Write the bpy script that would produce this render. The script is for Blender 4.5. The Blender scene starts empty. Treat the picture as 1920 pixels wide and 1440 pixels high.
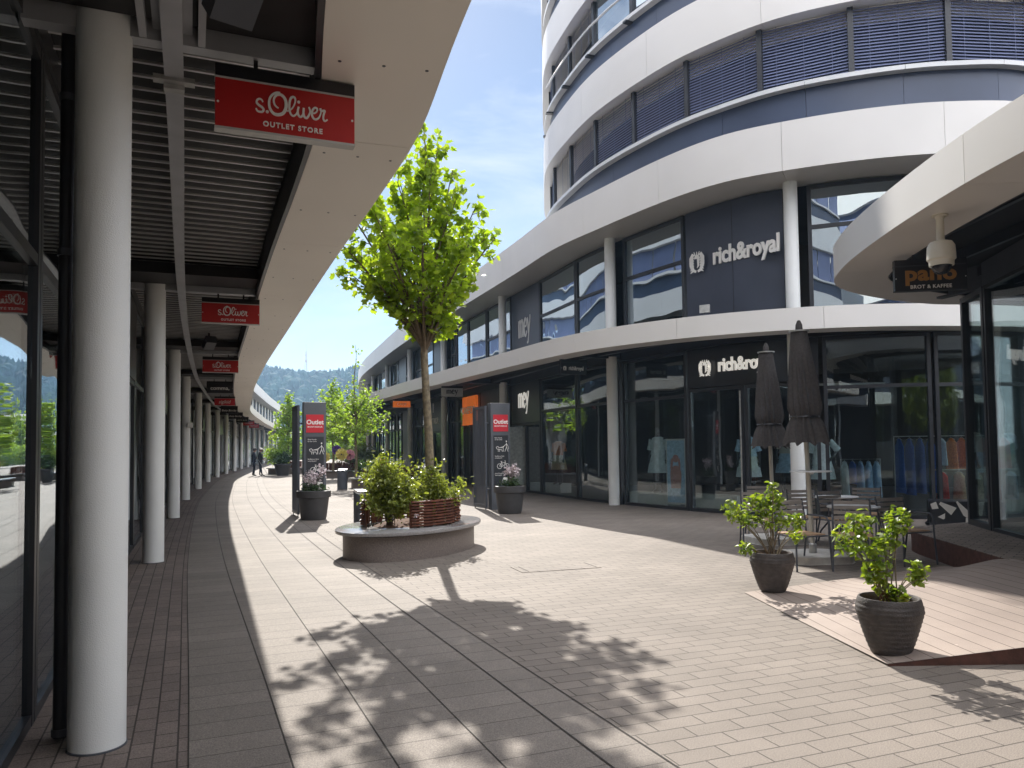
import bpy, bmesh, math, random
import numpy as np
from mathutils import Vector, Matrix

S = bpy.context.scene
COL = S.collection
R = math.radians
random.seed(7)
RNG = np.random.default_rng(11)

# ------------------------------------------------------------------ camera
cd = bpy.data.cameras.new('camera'); cam = bpy.data.objects.new('camera', cd); COL.objects.link(cam)
S.camera = cam
cd.sensor_fit = 'HORIZONTAL'; cd.sensor_width = 36.0; cd.lens = 36.0 * 1450 / 1920
cd.shift_y = 54 / 1920.0
cd.clip_start = 0.05; cd.clip_end = 3000
PITCH = math.atan(.044)
cam.matrix_world = (Matrix.Translation((0, 0, 1.6)) @ Matrix.Rotation(math.pi / 2 + PITCH, 4, 'X')
                    @ Matrix.Rotation(-0.0127, 4, 'Z'))
S.render.resolution_x = 1024; S.render.resolution_y = 768

# ------------------------------------------------------------------ sky and sun
SUN_EL = R(36.5); SUN_AZ = R(-10.5)            # azimuth measured from +Y towards +X
w = bpy.data.worlds.new('World'); S.world = w; w.use_nodes = True
nt = w.node_tree; nt.nodes.clear()
def nd(t, typ, **kw):
    n = t.nodes.new(typ)
    for k, v in kw.items():
        if k.startswith('i_'):
            n.inputs[int(k[2:]) if k[2:].isdigit() else k[2:].replace('_', ' ')].default_value = v
        else: setattr(n, k, v)
    return n
sky = nd(nt, 'ShaderNodeTexSky', sky_type='NISHITA', sun_disc=False, sun_elevation=SUN_EL, sun_rotation=SUN_AZ,
         air_density=1.0, dust_density=.25, ozone_density=2.0, altitude=250)
bg = nd(nt, 'ShaderNodeBackground'); bg.inputs[1].default_value = 0.054
out = nd(nt, 'ShaderNodeOutputWorld')
tc = nd(nt, 'ShaderNodeTexCoord')
mp = nd(nt, 'ShaderNodeMapping'); mp.inputs['Scale'].default_value = (1.0, 1.2, 3.6); mp.inputs['Rotation'].default_value = (0.2, 0.35, 0.4)
n1 = nd(nt, 'ShaderNodeTexNoise'); n1.inputs['Scale'].default_value = 3.0; n1.inputs['Detail'].default_value = 9; n1.inputs['Roughness'].default_value = .58; n1.inputs['Distortion'].default_value = .5
rp = nd(nt, 'ShaderNodeValToRGB'); rp.color_ramp.elements[0].position = .45; rp.color_ramp.elements[1].position = .72
rp.color_ramp.elements[1].color = (.8, .8, .8, 1)
mx = nd(nt, 'ShaderNodeMix', data_type='RGBA'); 
cc = nd(nt, 'ShaderNodeMix', data_type='RGBA'); cc.inputs[6].default_value = (7.8, 8.4, 9.6, 1); cc.inputs[7].default_value = (33, 33, 34.5, 1)  # second colour: extra-bright unseen clouds, added as fill light for the shaded facades
nt.links.new(tc.outputs['Generated'], mp.inputs[0]); nt.links.new(mp.outputs[0], n1.inputs[0])
sx_ = nd(nt, 'ShaderNodeSeparateXYZ'); nt.links.new(tc.outputs['Generated'], sx_.inputs[0])
cb = nd(nt, 'ShaderNodeMapRange'); cb.inputs[1].default_value = .62; cb.inputs[2].default_value = -.05; cb.inputs[3].default_value = 0; cb.inputs[4].default_value = .34  # thickens the added fill clouds overhead, beside and behind the camera
nt.links.new(sx_.outputs[1], cb.inputs[0]); ca = nd(nt, 'ShaderNodeMath', operation='ADD'); nt.links.new(n1.outputs[0], ca.inputs[0]); nt.links.new(cb.outputs[0], ca.inputs[1])
nt.links.new(ca.outputs[0], rp.inputs[0])
cm = nd(nt, 'ShaderNodeMapRange'); cm.inputs[1].default_value = .62; cm.inputs[2].default_value = .0; nt.links.new(sx_.outputs[1], cm.inputs[0]); nt.links.new(cm.outputs[0], cc.inputs[0]); nt.links.new(cc.outputs[2], mx.inputs[7]); nt.links.new(rp.outputs[0], mx.inputs[0])
nt.links.new(sky.outputs[0], mx.inputs[6]); nt.links.new(mx.outputs[2], bg.inputs[0]); nt.links.new(bg.outputs[0], out.inputs[0])
sl = bpy.data.lights.new('sun', 'SUN'); sl.energy = 4.1; sl.angle = R(.53); sl.color = (1, .95, .87)
so = bpy.data.objects.new('sun', sl); COL.objects.link(so)
sd = Vector((math.sin(SUN_AZ) * math.cos(SUN_EL), math.cos(SUN_AZ) * math.cos(SUN_EL), math.sin(SUN_EL)))
so.rotation_euler = sd.to_track_quat('Z', 'Y').to_euler()
S.view_settings.view_transform = 'Standard'; S.view_settings.look = 'None'; S.view_settings.gamma = 1
S.view_settings.exposure = 1.12
S.cycles.max_bounces = 8; S.cycles.transparent_max_bounces = 16; S.cycles.caustics_reflective = False; S.cycles.caustics_refractive = False
S.cycles.volume_bounces = 0

# ------------------------------------------------------------------ materials
MATS = {}
def mat(name, col, rough=.6, metal=0, var=.12, scale=4, bump=0, bscale=60, spec=.5, detail=3):
    m = bpy.data.materials.new(name); m.use_nodes = True; t = m.node_tree; p = t.nodes['Principled BSDF']
    p.inputs['Roughness'].default_value = rough; p.inputs['Metallic'].default_value = metal; p.inputs['Specular IOR Level'].default_value = spec
    c = nd(t, 'ShaderNodeTexCoord'); n = nd(t, 'ShaderNodeTexNoise'); n.inputs['Scale'].default_value = scale; n.inputs['Detail'].default_value = detail
    t.links.new(c.outputs['Object'], n.inputs[0])
    r = nd(t, 'ShaderNodeValToRGB'); r.color_ramp.elements[0].position = .3; r.color_ramp.elements[1].position = .7
    r.color_ramp.elements[0].color = (*[x * (1 - var) for x in col], 1); r.color_ramp.elements[1].color = (*[min(1, x * (1 + var)) for x in col], 1)
    t.links.new(n.outputs[0], r.inputs[0]); t.links.new(r.outputs[0], p.inputs[0])
    if bump:
        n2 = nd(t, 'ShaderNodeTexNoise'); n2.inputs['Scale'].default_value = bscale; n2.inputs['Detail'].default_value = 4
        t.links.new(c.outputs['Object'], n2.inputs[0])
        b = nd(t, 'ShaderNodeBump'); b.inputs['Strength'].default_value = bump; b.inputs['Distance'].default_value = .01
        t.links.new(n2.outputs[0], b.inputs['Height']); t.links.new(b.outputs[0], p.inputs['Normal'])
    MATS[name] = m; return m
M = MATS
mat('panel_white', (.74, .72, .69), .38, var=.035, scale=.7)
mat('soffit', (.86, .82, .75), .45, var=.03, scale=.8)
mat('column_white', (.88, .90, .89), .5, var=.05, scale=1.6, bump=.25, bscale=160)
mat('dark_metal', (.030, .032, .038), .42, var=.15, scale=3)
mat('anthracite', (.075, .082, .098), .45, var=.12, scale=3)
mat('pylon_grey', (.075, .08, .092), .5, var=.1, scale=3)
mat('slate_panel', (.050, .058, .085), .35, var=.1, scale=1.5)
mat('black_panel', (.018, .018, .022), .3, var=.2, scale=2)
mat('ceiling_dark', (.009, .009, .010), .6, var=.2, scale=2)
mat('rib', (.60, .60, .60), .38, metal=.3, var=.1, scale=3)
mat('beam', (.38, .39, .41), .4, metal=.25, var=.12, scale=3)
mat('galv', (.42, .42, .40), .45, metal=.5, var=.2, scale=12)
mat('bluegrey_metal', (.052, .072, .125), .35, var=.1, scale=1)
mat('blind', (.19, .22, .36), .4, metal=.1, var=.08, scale=1.2)
mat('rail_white', (.66, .67, .68), .35, var=.04, scale=2)
mat('sign_red', (.50, .022, .022), .35, var=.03, scale=2)
mat('sign_red2', (.62, .03, .045), .35, var=.03, scale=2)
mat('sign_white', (.90, .88, .84), .4, var=.02, scale=2)
mat('sign_grey', (.50, .50, .48), .4, var=.03, scale=2)
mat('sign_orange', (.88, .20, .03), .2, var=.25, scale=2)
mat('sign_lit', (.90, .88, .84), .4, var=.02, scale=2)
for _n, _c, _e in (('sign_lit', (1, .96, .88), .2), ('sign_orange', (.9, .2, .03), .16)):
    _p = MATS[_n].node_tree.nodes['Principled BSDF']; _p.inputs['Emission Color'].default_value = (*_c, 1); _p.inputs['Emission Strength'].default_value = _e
mat('sign_gold', (.42, .20, .045), .35, var=.05, scale=2)
mat('granite', (.30, .29, .285), .16, var=.25, scale=90, detail=2)
mat('granite_side', (.20, .165, .145), .42, var=.3, scale=70, bump=.1, bscale=200)
mat('rust_wood', (.14, .045, .022), .6, var=.35, scale=9, bump=.3, bscale=60)
mat('bark', (.19, .155, .10), .85, var=.45, scale=16, bump=.9, bscale=38)
mat('twig', (.12, .085, .05), .8, var=.3, scale=20)
mat('pot_soil', (.26, .085, .04), .95, var=.4, scale=30, bump=1, bscale=60)
mat('soil', (.10, .045, .022), .95, var=.5, scale=30, bump=1, bscale=60)
mat('clay_dark', (.070, .060, .056), .62, var=.25, scale=20, bump=.5, bscale=90)
mat('tub', (.055, .052, .052), .55, var=.12, scale=8)
mat('concrete', (.55, .53, .49), .8, var=.12, scale=14, bump=.3)
mat('fabric_dark', (.066, .059, .057), .9, var=.2, scale=30, bump=.4, bscale=300)
mat('pole', (.52, .50, .44), .4, metal=.3, var=.06, scale=5)
mat('slat_grey', (.30, .28, .26), .5, var=.15, scale=8)
mat('teak', (.42, .27, .16), .55, var=.2, scale=12)
mat('rust_steel', (.095, .038, .026), .7, var=.35, scale=12, bump=.4, bscale=80)
mat('cctv', (.72, .68, .58), .35, var=.03, scale=6)
mat('dome_glass', (.02, .02, .025), .05, var=.1, scale=6)
mat('skin', (.42, .24, .17), .6, var=.06, scale=20)
mat('cloth_navy', (.012, .016, .03), .85, var=.2, scale=20)
mat('cloth_black', (.010, .010, .012), .85, var=.2, scale=20)
mat('cap_white', (.75, .72, .66), .8, var=.05, scale=20)
mat('hair', (.10, .055, .03), .7, var=.2, scale=40)
mat('mannequin', (.035, .035, .04), .35, var=.1, scale=10)
mat('dress_light', (.62, .70, .74), .85, var=.15, scale=14)
mat('dress_blue', (.07, .13, .40), .85, var=.35, scale=30)
mat('dress_paleblue', (.45, .62, .80), .85, var=.2, scale=14)
mat('dress_orange', (.85, .22, .05), .85, var=.4, scale=30)
mat('dress_red', (.75, .05, .04), .85, var=.25, scale=20)
mat('dress_sand', (.55, .46, .30), .85, var=.2, scale=20)
mat('dress_pink', (.55, .30, .28), .85, var=.2, scale=20)
mat('plinth', (.60, .58, .54), .7, var=.06, scale=5)
mat('drain', (.225, .20, .175), .6, var=.15, scale=20)
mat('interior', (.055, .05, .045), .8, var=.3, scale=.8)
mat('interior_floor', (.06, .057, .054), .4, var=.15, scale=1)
mat('petal_yellow', (.72, .62, .16), .8, var=.1, scale=12)
mat('petal_purple', (.16, .07, .42), .8, var=.2, scale=12)
mat('petal_pink', (.75, .36, .42), .8, var=.15, scale=12)
mat('petal_magenta', (.65, .03, .12), .8, var=.15, scale=12)
mat('petal_white', (.72, .62, .64), .8, var=.1, scale=12)
mat('purple_leaf', (.03, .018, .04), .7, var=.4, scale=12)
mat('joint', (.045, .04, .035), .9, var=.2, scale=9)
mat('mast', (.35, .33, .33), .5, var=.1, scale=9)
mat('asphalt', (.07, .07, .07), .9, var=.2, scale=2)
mat('meadow', (.06, .10, .03), .95, var=.3, scale=.1)
mat('hill', (.03, .06, .035), .95, var=.4, scale=.05)
mat('conifer', (.012, .038, .028), .95, var=.5, scale=.08)

def leafmat(name, c1, c2, c3, rough=.45, trans=.5, scale=5):
    m = bpy.data.materials.new(name); m.use_nodes = True; t = m.node_tree; t.nodes.clear()
    o = nd(t, 'ShaderNodeOutputMaterial'); a = nd(t, 'ShaderNodeTexCoord'); n = nd(t, 'ShaderNodeTexNoise'); n.inputs['Scale'].default_value = scale; n.inputs['Detail'].default_value = 6
    t.links.new(a.outputs['Object'], n.inputs[0])
    r = nd(t, 'ShaderNodeValToRGB'); e = r.color_ramp.elements; e[0].position = .3; e[1].position = .72; e[0].color = (*c1, 1); e[1].color = (*c3, 1)
    k = e.new(.5); k.color = (*c2, 1)
    t.links.new(n.outputs[0], r.inputs[0])
    p = nd(t, 'ShaderNodeBsdfPrincipled'); p.inputs['Roughness'].default_value = rough
    tr = nd(t, 'ShaderNodeBsdfTranslucent'); mm = nd(t, 'ShaderNodeMixShader'); mm.inputs[0].default_value = trans
    g = nd(t, 'ShaderNodeMix', data_type='RGBA', blend_type='MULTIPLY'); g.inputs[0].default_value = 1; g.inputs[7].default_value = (1.0, 1.0, .45, 1)
    g2 = nd(t, 'ShaderNodeMix', data_type='RGBA', blend_type='MULTIPLY'); g2.inputs[0].default_value = 1; g2.inputs[7].default_value = (2.2, 2.2, 2.2, 1)
    t.links.new(r.outputs[0], p.inputs[0]); t.links.new(r.outputs[0], g.inputs[6]); t.links.new(g.outputs[2], g2.inputs[6]); t.links.new(g2.outputs[2], tr.inputs[0])
    t.links.new(p.outputs[0], mm.inputs[1]); t.links.new(tr.outputs[0], mm.inputs[2]); t.links.new(mm.outputs[0], o.inputs[0])
    MATS[name] = m
leafmat('leaf_maple', (.12, .18, .018), (.19, .27, .022), (.29, .35, .035), .45, .55, 6)
leafmat('leaf_back', (.11, .19, .03), (.18, .27, .05), (.26, .33, .07), .5, .5, 1.5)
leafmat('leaf_shrub', (.08, .105, .022), (.16, .195, .04), (.32, .34, .10), .22, .42, 9)
leafmat('leaf_rose', (.07, .12, .016), (.14, .20, .022), (.26, .29, .04), .42, .45, 14)
leafmat('leaf_dark', (.02, .05, .014), (.04, .085, .022), (.08, .12, .04), .3, .25, 9)
leafmat('leaf_pale', (.13, .18, .09), (.22, .27, .15), (.34, .38, .25), .35, .3, 3)

def glassmat(name, ior, tint, refl=(.9, .95, 1.0), wav=0.0, base=0.0):
    m = bpy.data.materials.new(name); m.use_nodes = True; t = m.node_tree; t.nodes.clear()
    o = nd(t, 'ShaderNodeOutputMaterial'); tr = nd(t, 'ShaderNodeBsdfTransparent'); tr.inputs[0].default_value = (*tint, 1)
    g = nd(t, 'ShaderNodeBsdfGlossy'); g.inputs[0].default_value = (*refl, 1); g.inputs['Roughness'].default_value = .0
    f = nd(t, 'ShaderNodeFresnel'); f.inputs[0].default_value = ior
    # the same amount seen from either side of the thin pane
    ge = nd(t, 'ShaderNodeNewGeometry'); vm = nd(t, 'ShaderNodeVectorMath', operation='DOT_PRODUCT'); ab = nd(t, 'ShaderNodeMath', operation='ABSOLUTE')
    om = nd(t, 'ShaderNodeMath', operation='SUBTRACT'); om.inputs[0].default_value = 1
    pw = nd(t, 'ShaderNodeMath', operation='POWER'); pw.inputs[1].default_value = 4.2
    ma = nd(t, 'ShaderNodeMath', operation='MULTIPLY_ADD'); r0 = ((ior - 1) / (ior + 1)) ** 2 * 2 + base
    ma.inputs[1].default_value = 1 - r0; ma.inputs[2].default_value = r0
    t.links.new(ge.outputs['Incoming'], vm.inputs[0]); t.links.new(ge.outputs['Normal'], vm.inputs[1]); t.links.new(vm.outputs['Value'], ab.inputs[0])
    t.links.new(ab.outputs[0], om.inputs[1]); t.links.new(om.outputs[0], pw.inputs[0]); t.links.new(pw.outputs[0], ma.inputs[0])
    t.nodes.remove(f)
    mm = nd(t, 'ShaderNodeMixShader'); t.links.new(ma.outputs[0], mm.inputs[0]); t.links.new(tr.outputs[0], mm.inputs[1]); t.links.new(g.outputs[0], mm.inputs[2])
    if wav:
        c = nd(t, 'ShaderNodeTexCoord'); n = nd(t, 'ShaderNodeTexNoise'); n.inputs['Scale'].default_value = .9; n.inputs['Detail'].default_value = 1
        b = nd(t, 'ShaderNodeBump'); b.inputs['Strength'].default_value = wav; b.inputs['Distance'].default_value = .06
        t.links.new(c.outputs['Object'], n.inputs[0]); t.links.new(n.outputs[0], b.inputs['Height']); t.links.new(b.outputs[0], g.inputs['Normal'])
    t.links.new(mm.outputs[0], o.inputs[0]); MATS[name] = m
glassmat('glass', 1.5, (.86, .92, .92), wav=.10)
glassmat('glass_upper', 2.2, (.30, .40, .44), (.82, .92, 1.0), wav=.10, base=.15)

def brickmat(name, bw, rh, c1, c2, mortar, msize=.006, offs=.5, uv=True, rot=0, bump=.6, rough=.78, speck=.35):
    m = bpy.data.materials.new(name); m.use_nodes = True; t = m.node_tree; p = t.nodes['Principled BSDF']; p.inputs['Roughness'].default_value = rough; p.inputs['Specular IOR Level'].default_value = .3
    c = nd(t, 'ShaderNodeTexCoord'); mp = nd(t, 'ShaderNodeMapping'); mp.inputs['Rotation'].default_value = (0, 0, rot)
    t.links.new(c.outputs['UV' if uv else 'Object'], mp.inputs[0])
    b = nd(t, 'ShaderNodeTexBrick'); b.offset = offs; b.inputs['Scale'].default_value = 1; b.inputs['Mortar Size'].default_value = msize; b.inputs['Mortar Smooth'].default_value = .2
    b.inputs['Brick Width'].default_value = bw; b.inputs['Row Height'].default_value = rh; b.inputs['Bias'].default_value = 0
    b.inputs['Color1'].default_value = (*c1, 1); b.inputs['Color2'].default_value = (*c2, 1); b.inputs['Mortar'].default_value = (*mortar, 1)
    t.links.new(mp.outputs[0], b.inputs[0])
    n = nd(t, 'ShaderNodeTexNoise'); n.inputs['Scale'].default_value = 150; n.inputs['Detail'].default_value = 3
    n2 = nd(t, 'ShaderNodeTexNoise'); n2.inputs['Scale'].default_value = .55; n2.inputs['Detail'].default_value = 6; n2.inputs['Roughness'].default_value = .65
    t.links.new(c.outputs['Object'], n.inputs[0]); t.links.new(c.outputs['Object'], n2.inputs[0])
    mr = nd(t, 'ShaderNodeMapRange'); mr.inputs[1].default_value = .3; mr.inputs[2].default_value = .7; mr.inputs[3].default_value = 1 - speck; mr.inputs[4].default_value = 1 + speck
    mr2 = nd(t, 'ShaderNodeMapRange'); mr2.inputs[1].default_value = .3; mr2.inputs[2].default_value = .7; mr2.inputs[3].default_value = .80; mr2.inputs[4].default_value = 1.16
    t.links.new(n.outputs[0], mr.inputs[0]); t.links.new(n2.outputs[0], mr2.inputs[0])
    mu = nd(t, 'ShaderNodeMath', operation='MULTIPLY'); t.links.new(mr.outputs[0], mu.inputs[0]); t.links.new(mr2.outputs[0], mu.inputs[1])
    vo = nd(t, 'ShaderNodeTexVoronoi'); vo.inputs['Scale'].default_value = 2.3; t.links.new(c.outputs['Object'], vo.inputs[0])
    vr = nd(t, 'ShaderNodeMapRange'); vr.inputs[1].default_value = .022; vr.inputs[2].default_value = .034; vr.inputs[3].default_value = 1.45; vr.inputs[4].default_value = 1.0; t.links.new(vo.outputs['Distance'], vr.inputs[0])
    mu3 = nd(t, 'ShaderNodeMath', operation='MULTIPLY'); t.links.new(mu.outputs[0], mu3.inputs[0]); t.links.new(vr.outputs[0], mu3.inputs[1]); mu = mu3
    g = nd(t, 'ShaderNodeVectorMath', operation='SCALE'); t.links.new(b.outputs['Color'], g.inputs[0]); t.links.new(mu.outputs[0], g.inputs['Scale'])
    t.links.new(g.outputs[0], p.inputs[0])
    inv = nd(t, 'ShaderNodeMath', operation='SUBTRACT'); inv.inputs[0].default_value = 1; t.links.new(b.outputs['Fac'], inv.inputs[1])
    ad = nd(t, 'ShaderNodeMath', operation='MULTIPLY_ADD'); ad.inputs[1].default_value = .22; t.links.new(n.outputs[0], ad.inputs[0]); t.links.new(inv.outputs[0], ad.inputs[2])
    bp = nd(t, 'ShaderNodeBump'); bp.inputs['Strength'].default_value = bump; bp.inputs['Distance'].default_value = .004
    t.links.new(ad.outputs[0], bp.inputs['Height']); t.links.new(bp.outputs[0], p.inputs['Normal'])
    MATS[name] = m
brickmat('pavers', .31, .147, (.222, .190, .163), (.194, .166, .142), (.075, .063, .054), .0048, uv=False, rot=R(-21))
brickmat('slabs', .262, .4875, (.228, .198, .172), (.200, .174, .151), (.085, .074, .064), .0042, offs=.37)
brickmat('cobbles', .21, .118, (.21, .17, .148), (.165, .133, .117), (.06, .05, .044), .0055)
brickmat('terrace_pave', .22, .11, (.30, .25, .215), (.22, .185, .16), (.08, .07, .06), .006, uv=False, rot=R(40))
brickmat('deckboards', 60, .145, (.35, .285, .245), (.32, .26, .225), (.09, .06, .05), .004, offs=0, uv=False, rot=R(88), speck=.1, rough=.6)

# ------------------------------------------------------------------ object helpers
def tag(o, label=None, cat=None, group=None, kind=None):
    if label: o['label'] = label
    if cat: o['category'] = cat
    if group: o['group'] = group
    if kind: o['kind'] = kind
    return o
def thing(name, label, cat, loc=(0, 0, 0), rz=0, group=None):
    o = bpy.data.objects.new(name, None); COL.objects.link(o); o.location = loc; o.rotation_euler = (0, 0, rz); o.empty_display_size = .2
    return tag(o, label, cat, group)
def copy_tree(o, parent=None):
    c = o.copy(); COL.objects.link(c); c.parent = parent
    for ch in list(o.children): copy_tree(ch, c)
    return c

class MB:
    def __init__(s): s.v = []; s.f = []; s.m = []; s.mi = 0
    def add(s, vs, fs):
        b = len(s.v); s.v += [tuple(map(float, q)) for q in vs]; s.f += [tuple(b + i for i in f) for f in fs]; s.m += [s.mi] * len(fs)
    def obox(s, cx, cy, z0, z1, w, d, t=(1, 0), dz=(0, 0)):
        tx, ty = t; nx, ny = ty, -tx
        P = [(cx + a * w / 2 * tx + b * d / 2 * nx, cy + a * w / 2 * ty + b * d / 2 * ny) for a, b in ((-1, -1), (1, -1), (1, 1), (-1, 1))]
        s.add([(x, y, z0) for x, y in P] + [(x, y, z1) for x, y in P], [(0, 1, 2, 3), (4, 5, 6, 7), (0, 1, 5, 4), (1, 2, 6, 5), (2, 3, 7, 6), (3, 0, 4, 7)])
    def box(s, x0, x1, y0, y1, z0, z1): s.obox((x0 + x1) / 2, (y0 + y1) / 2, z0, z1, abs(x1 - x0), abs(y1 - y0))
    def beam(s, a, b, w, h, up=(0, 0, 1)):
        a = Vector(a); b = Vector(b); d = (b - a).normalized(); u = Vector(up)
        if abs(d.dot(u)) > .98: u = Vector((1, 0, 0))
        x = d.cross(u).normalized(); y = x.cross(d)
        P = [(i * w / 2, j * h / 2) for i, j in ((-1, -1), (1, -1), (1, 1), (-1, 1))]
        s.add([a + x * i + y * j for i, j in P] + [b + x * i + y * j for i, j in P], [(0, 1, 2, 3), (4, 5, 6, 7), (0, 1, 5, 4), (1, 2, 6, 5), (2, 3, 7, 6), (3, 0, 4, 7)])
    def tube(s, pts, rad, n=8, caps=True):
        pts = [Vector(p) for p in pts]
        if not isinstance(rad, (list, tuple)): rad = [rad] * len(pts)
        vs = []; prev = None
        for i, p in enumerate(pts):
            d = (pts[min(i + 1, len(pts) - 1)] - pts[max(i - 1, 0)]).normalized()
            x = prev if prev is not None else (Vector((0, 0, 1)).cross(d) if abs(d.z) < .9 else Vector((1, 0, 0)))
            x = (x - d * x.dot(d)).normalized(); prev = x; y = d.cross(x)
            vs += [p + (x * math.cos(2 * math.pi * k / n) + y * math.sin(2 * math.pi * k / n)) * rad[i] for k in range(n)]
        fs = []
        for i in range(len(pts) - 1):
            for k in range(n): fs.append((i * n + k, i * n + (k + 1) % n, (i + 1) * n + (k + 1) % n, (i + 1) * n + k))
        if caps: fs += [tuple(range(n)), tuple((len(pts) - 1) * n + k for k in range(n))]
        s.add(vs, fs)
    def lathe(s, prof, c=(0, 0, 0), n=32, sx=1, sy=1, caps=True):
        vs = [(c[0] + r * sx * math.cos(2 * math.pi * k / n), c[1] + r * sy * math.sin(2 * math.pi * k / n), c[2] + z) for r, z in prof for k in range(n)]
        fs = [(i * n + k, i * n + (k + 1) % n, (i + 1) * n + (k + 1) % n, (i + 1) * n + k) for i in range(len(prof) - 1) for k in range(n)]
        if caps: fs += [tuple(range(n)), tuple((len(prof) - 1) * n + k for k in range(n))]
        s.add(vs, fs)
    def sweep(s, cv, s0, s1, sec, step=.35, closed=False):
        n = max(2, int(abs(s1 - s0) / step) + 1); k = len(sec); vs = []
        for i in range(n):
            q = s0 + (s1 - s0) * i / (n - 1); p, t, nn = cv.at(q)
            vs += [(p[0] + nn[0] * o, p[1] + nn[1] * o, z) for o, z in sec]
        fs = [(i * k + j, i * k + (j + 1) % k, (i + 1) * k + (j + 1) % k, (i + 1) * k + j) for i in range(n - 1) for j in range(k)]
        if not closed: fs += [tuple(range(k)), tuple((n - 1) * k + j for j in range(k))]
        s.add(vs, fs)
    def prism(s, poly, z0, z1):
        n = len(poly); zz = (lambda v: v if isinstance(v, (list, tuple)) else [v] * n); a, b = zz(z0), zz(z1)
        s.add([(x, y, a[i]) for i, (x, y) in enumerate(poly)] + [(x, y, b[i]) for i, (x, y) in enumerate(poly)],
              [tuple(range(n)), tuple(range(n, 2 * n))] + [(i, (i + 1) % n, n + (i + 1) % n, n + i) for i in range(n)])
    def build(s, name, mats, parent=None, smooth=.6, recalc=True, bevel=0, xf=None):
        me = bpy.data.meshes.new(name)
        vs = s.v if xf is None else [xf @ Vector(q) for q in s.v]
        me.from_pydata(vs, [], s.f)
        for m_ in (mats if isinstance(mats, (list, tuple)) else [mats]): me.materials.append(M[m_] if isinstance(m_, str) else m_)
        if max(s.m, default=0): me.polygons.foreach_set('material_index', s.m)
        if recalc:
            bm = bmesh.new(); bm.from_mesh(me)
            if bevel: bmesh.ops.bevel(bm, geom=[e for e in bm.edges if len(e.link_faces) == 2 and e.calc_face_angle(0) > .5], offset=bevel, segments=2, affect='EDGES', profile=.6)
            bmesh.ops.recalc_face_normals(bm, faces=bm.faces); bm.to_mesh(me); bm.free()
        if smooth: me.shade_smooth(); me.set_sharp_from_angle(angle=smooth)
        o = bpy.data.objects.new(name, me); COL.objects.link(o)
        if parent is not None: o.parent = parent
        return o

class Curve:
    def __init__(s, P, n=40, raw=False):
        if raw: C = np.array(P, float)
        else:
            Q = [2 * np.array(P[0]) - np.array(P[1])] + [np.array(p, float) for p in P] + [2 * np.array(P[-1]) - np.array(P[-2])]; o = []
            for i in range(1, len(Q) - 2):
                a, b, c, d = Q[i - 1:i + 3]
                for k in range(n):
                    t = k / n; o.append(.5 * ((2 * b) + (-a + c) * t + (2 * a - 5 * b + 4 * c - d) * t * t + (-a + 3 * b - 3 * c + d) * t ** 3))
            o.append(Q[-2]); C = np.array(o)
        s.C = C; s.s = np.r_[0, np.cumsum(np.linalg.norm(np.diff(C, axis=0), axis=1))]; s.L = s.s[-1]
        t = np.gradient(C, axis=0); t /= np.linalg.norm(t, axis=1)[:, None]; s.T = t
    def at(s, q):
        if q < 0: p = s.C[0] + s.T[0] * q; t = s.T[0]
        elif q > s.L: p = s.C[-1] + s.T[-1] * (q - s.L); t = s.T[-1]
        else:
            p = np.array([np.interp(q, s.s, s.C[:, i]) for i in (0, 1)]); t = np.array([np.interp(q, s.s, s.T[:, i]) for i in (0, 1)]); t = t / np.linalg.norm(t)
        return p, t, np.array([t[1], -t[0]])
    def offset(s, d): return Curve(s.C + np.stack([s.T[:, 1], -s.T[:, 0]], 1) * d, raw=True)
    def near_y(s, y): return float(s.s[np.argmin(abs(s.C[:, 1] - y))])
    def near(s, x, y): return float(s.s[np.argmin((s.C[:, 0] - x) ** 2 + (s.C[:, 1] - y) ** 2)])
    def box(s, mb, q, z0, z1, wid, dep, off=0):
        p, t, n = s.at(q); mb.obox(p[0] + n[0] * off, p[1] + n[1] * off, z0, z1, wid, dep, t)

def loft_sheet(mb, A, B, z0, z1):
    """slab between two plan polylines with equal counts"""
    n = len(A)
    for i in range(n - 1):
        q = [A[i], A[i + 1], B[i + 1], B[i]]
        mb.add([(x, y, z0) for x, y in q] + [(x, y, z1) for x, y in q], [(0, 1, 2, 3), (4, 5, 6, 7), (0, 1, 5, 4), (2, 3, 7, 6)])
def resample(cv, n, s0=0, s1=None):
    s1 = cv.L if s1 is None else s1
    return [tuple(cv.at(s0 + (s1 - s0) * i / (n - 1))[0]) for i in range(n)]
def frame(o, right, up=(0, 0, 1)):
    """matrix: local x = right, y = up, z = facing out"""
    r = Vector((right[0], right[1], 0)).normalized(); u = Vector(up); z = r.cross(u)
    return Matrix(((r.x, u.x, z.x, o[0]), (r.y, u.y, z.y, o[1]), (r.z, u.z, z.z, o[2]), (0, 0, 0, 1)))

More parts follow.
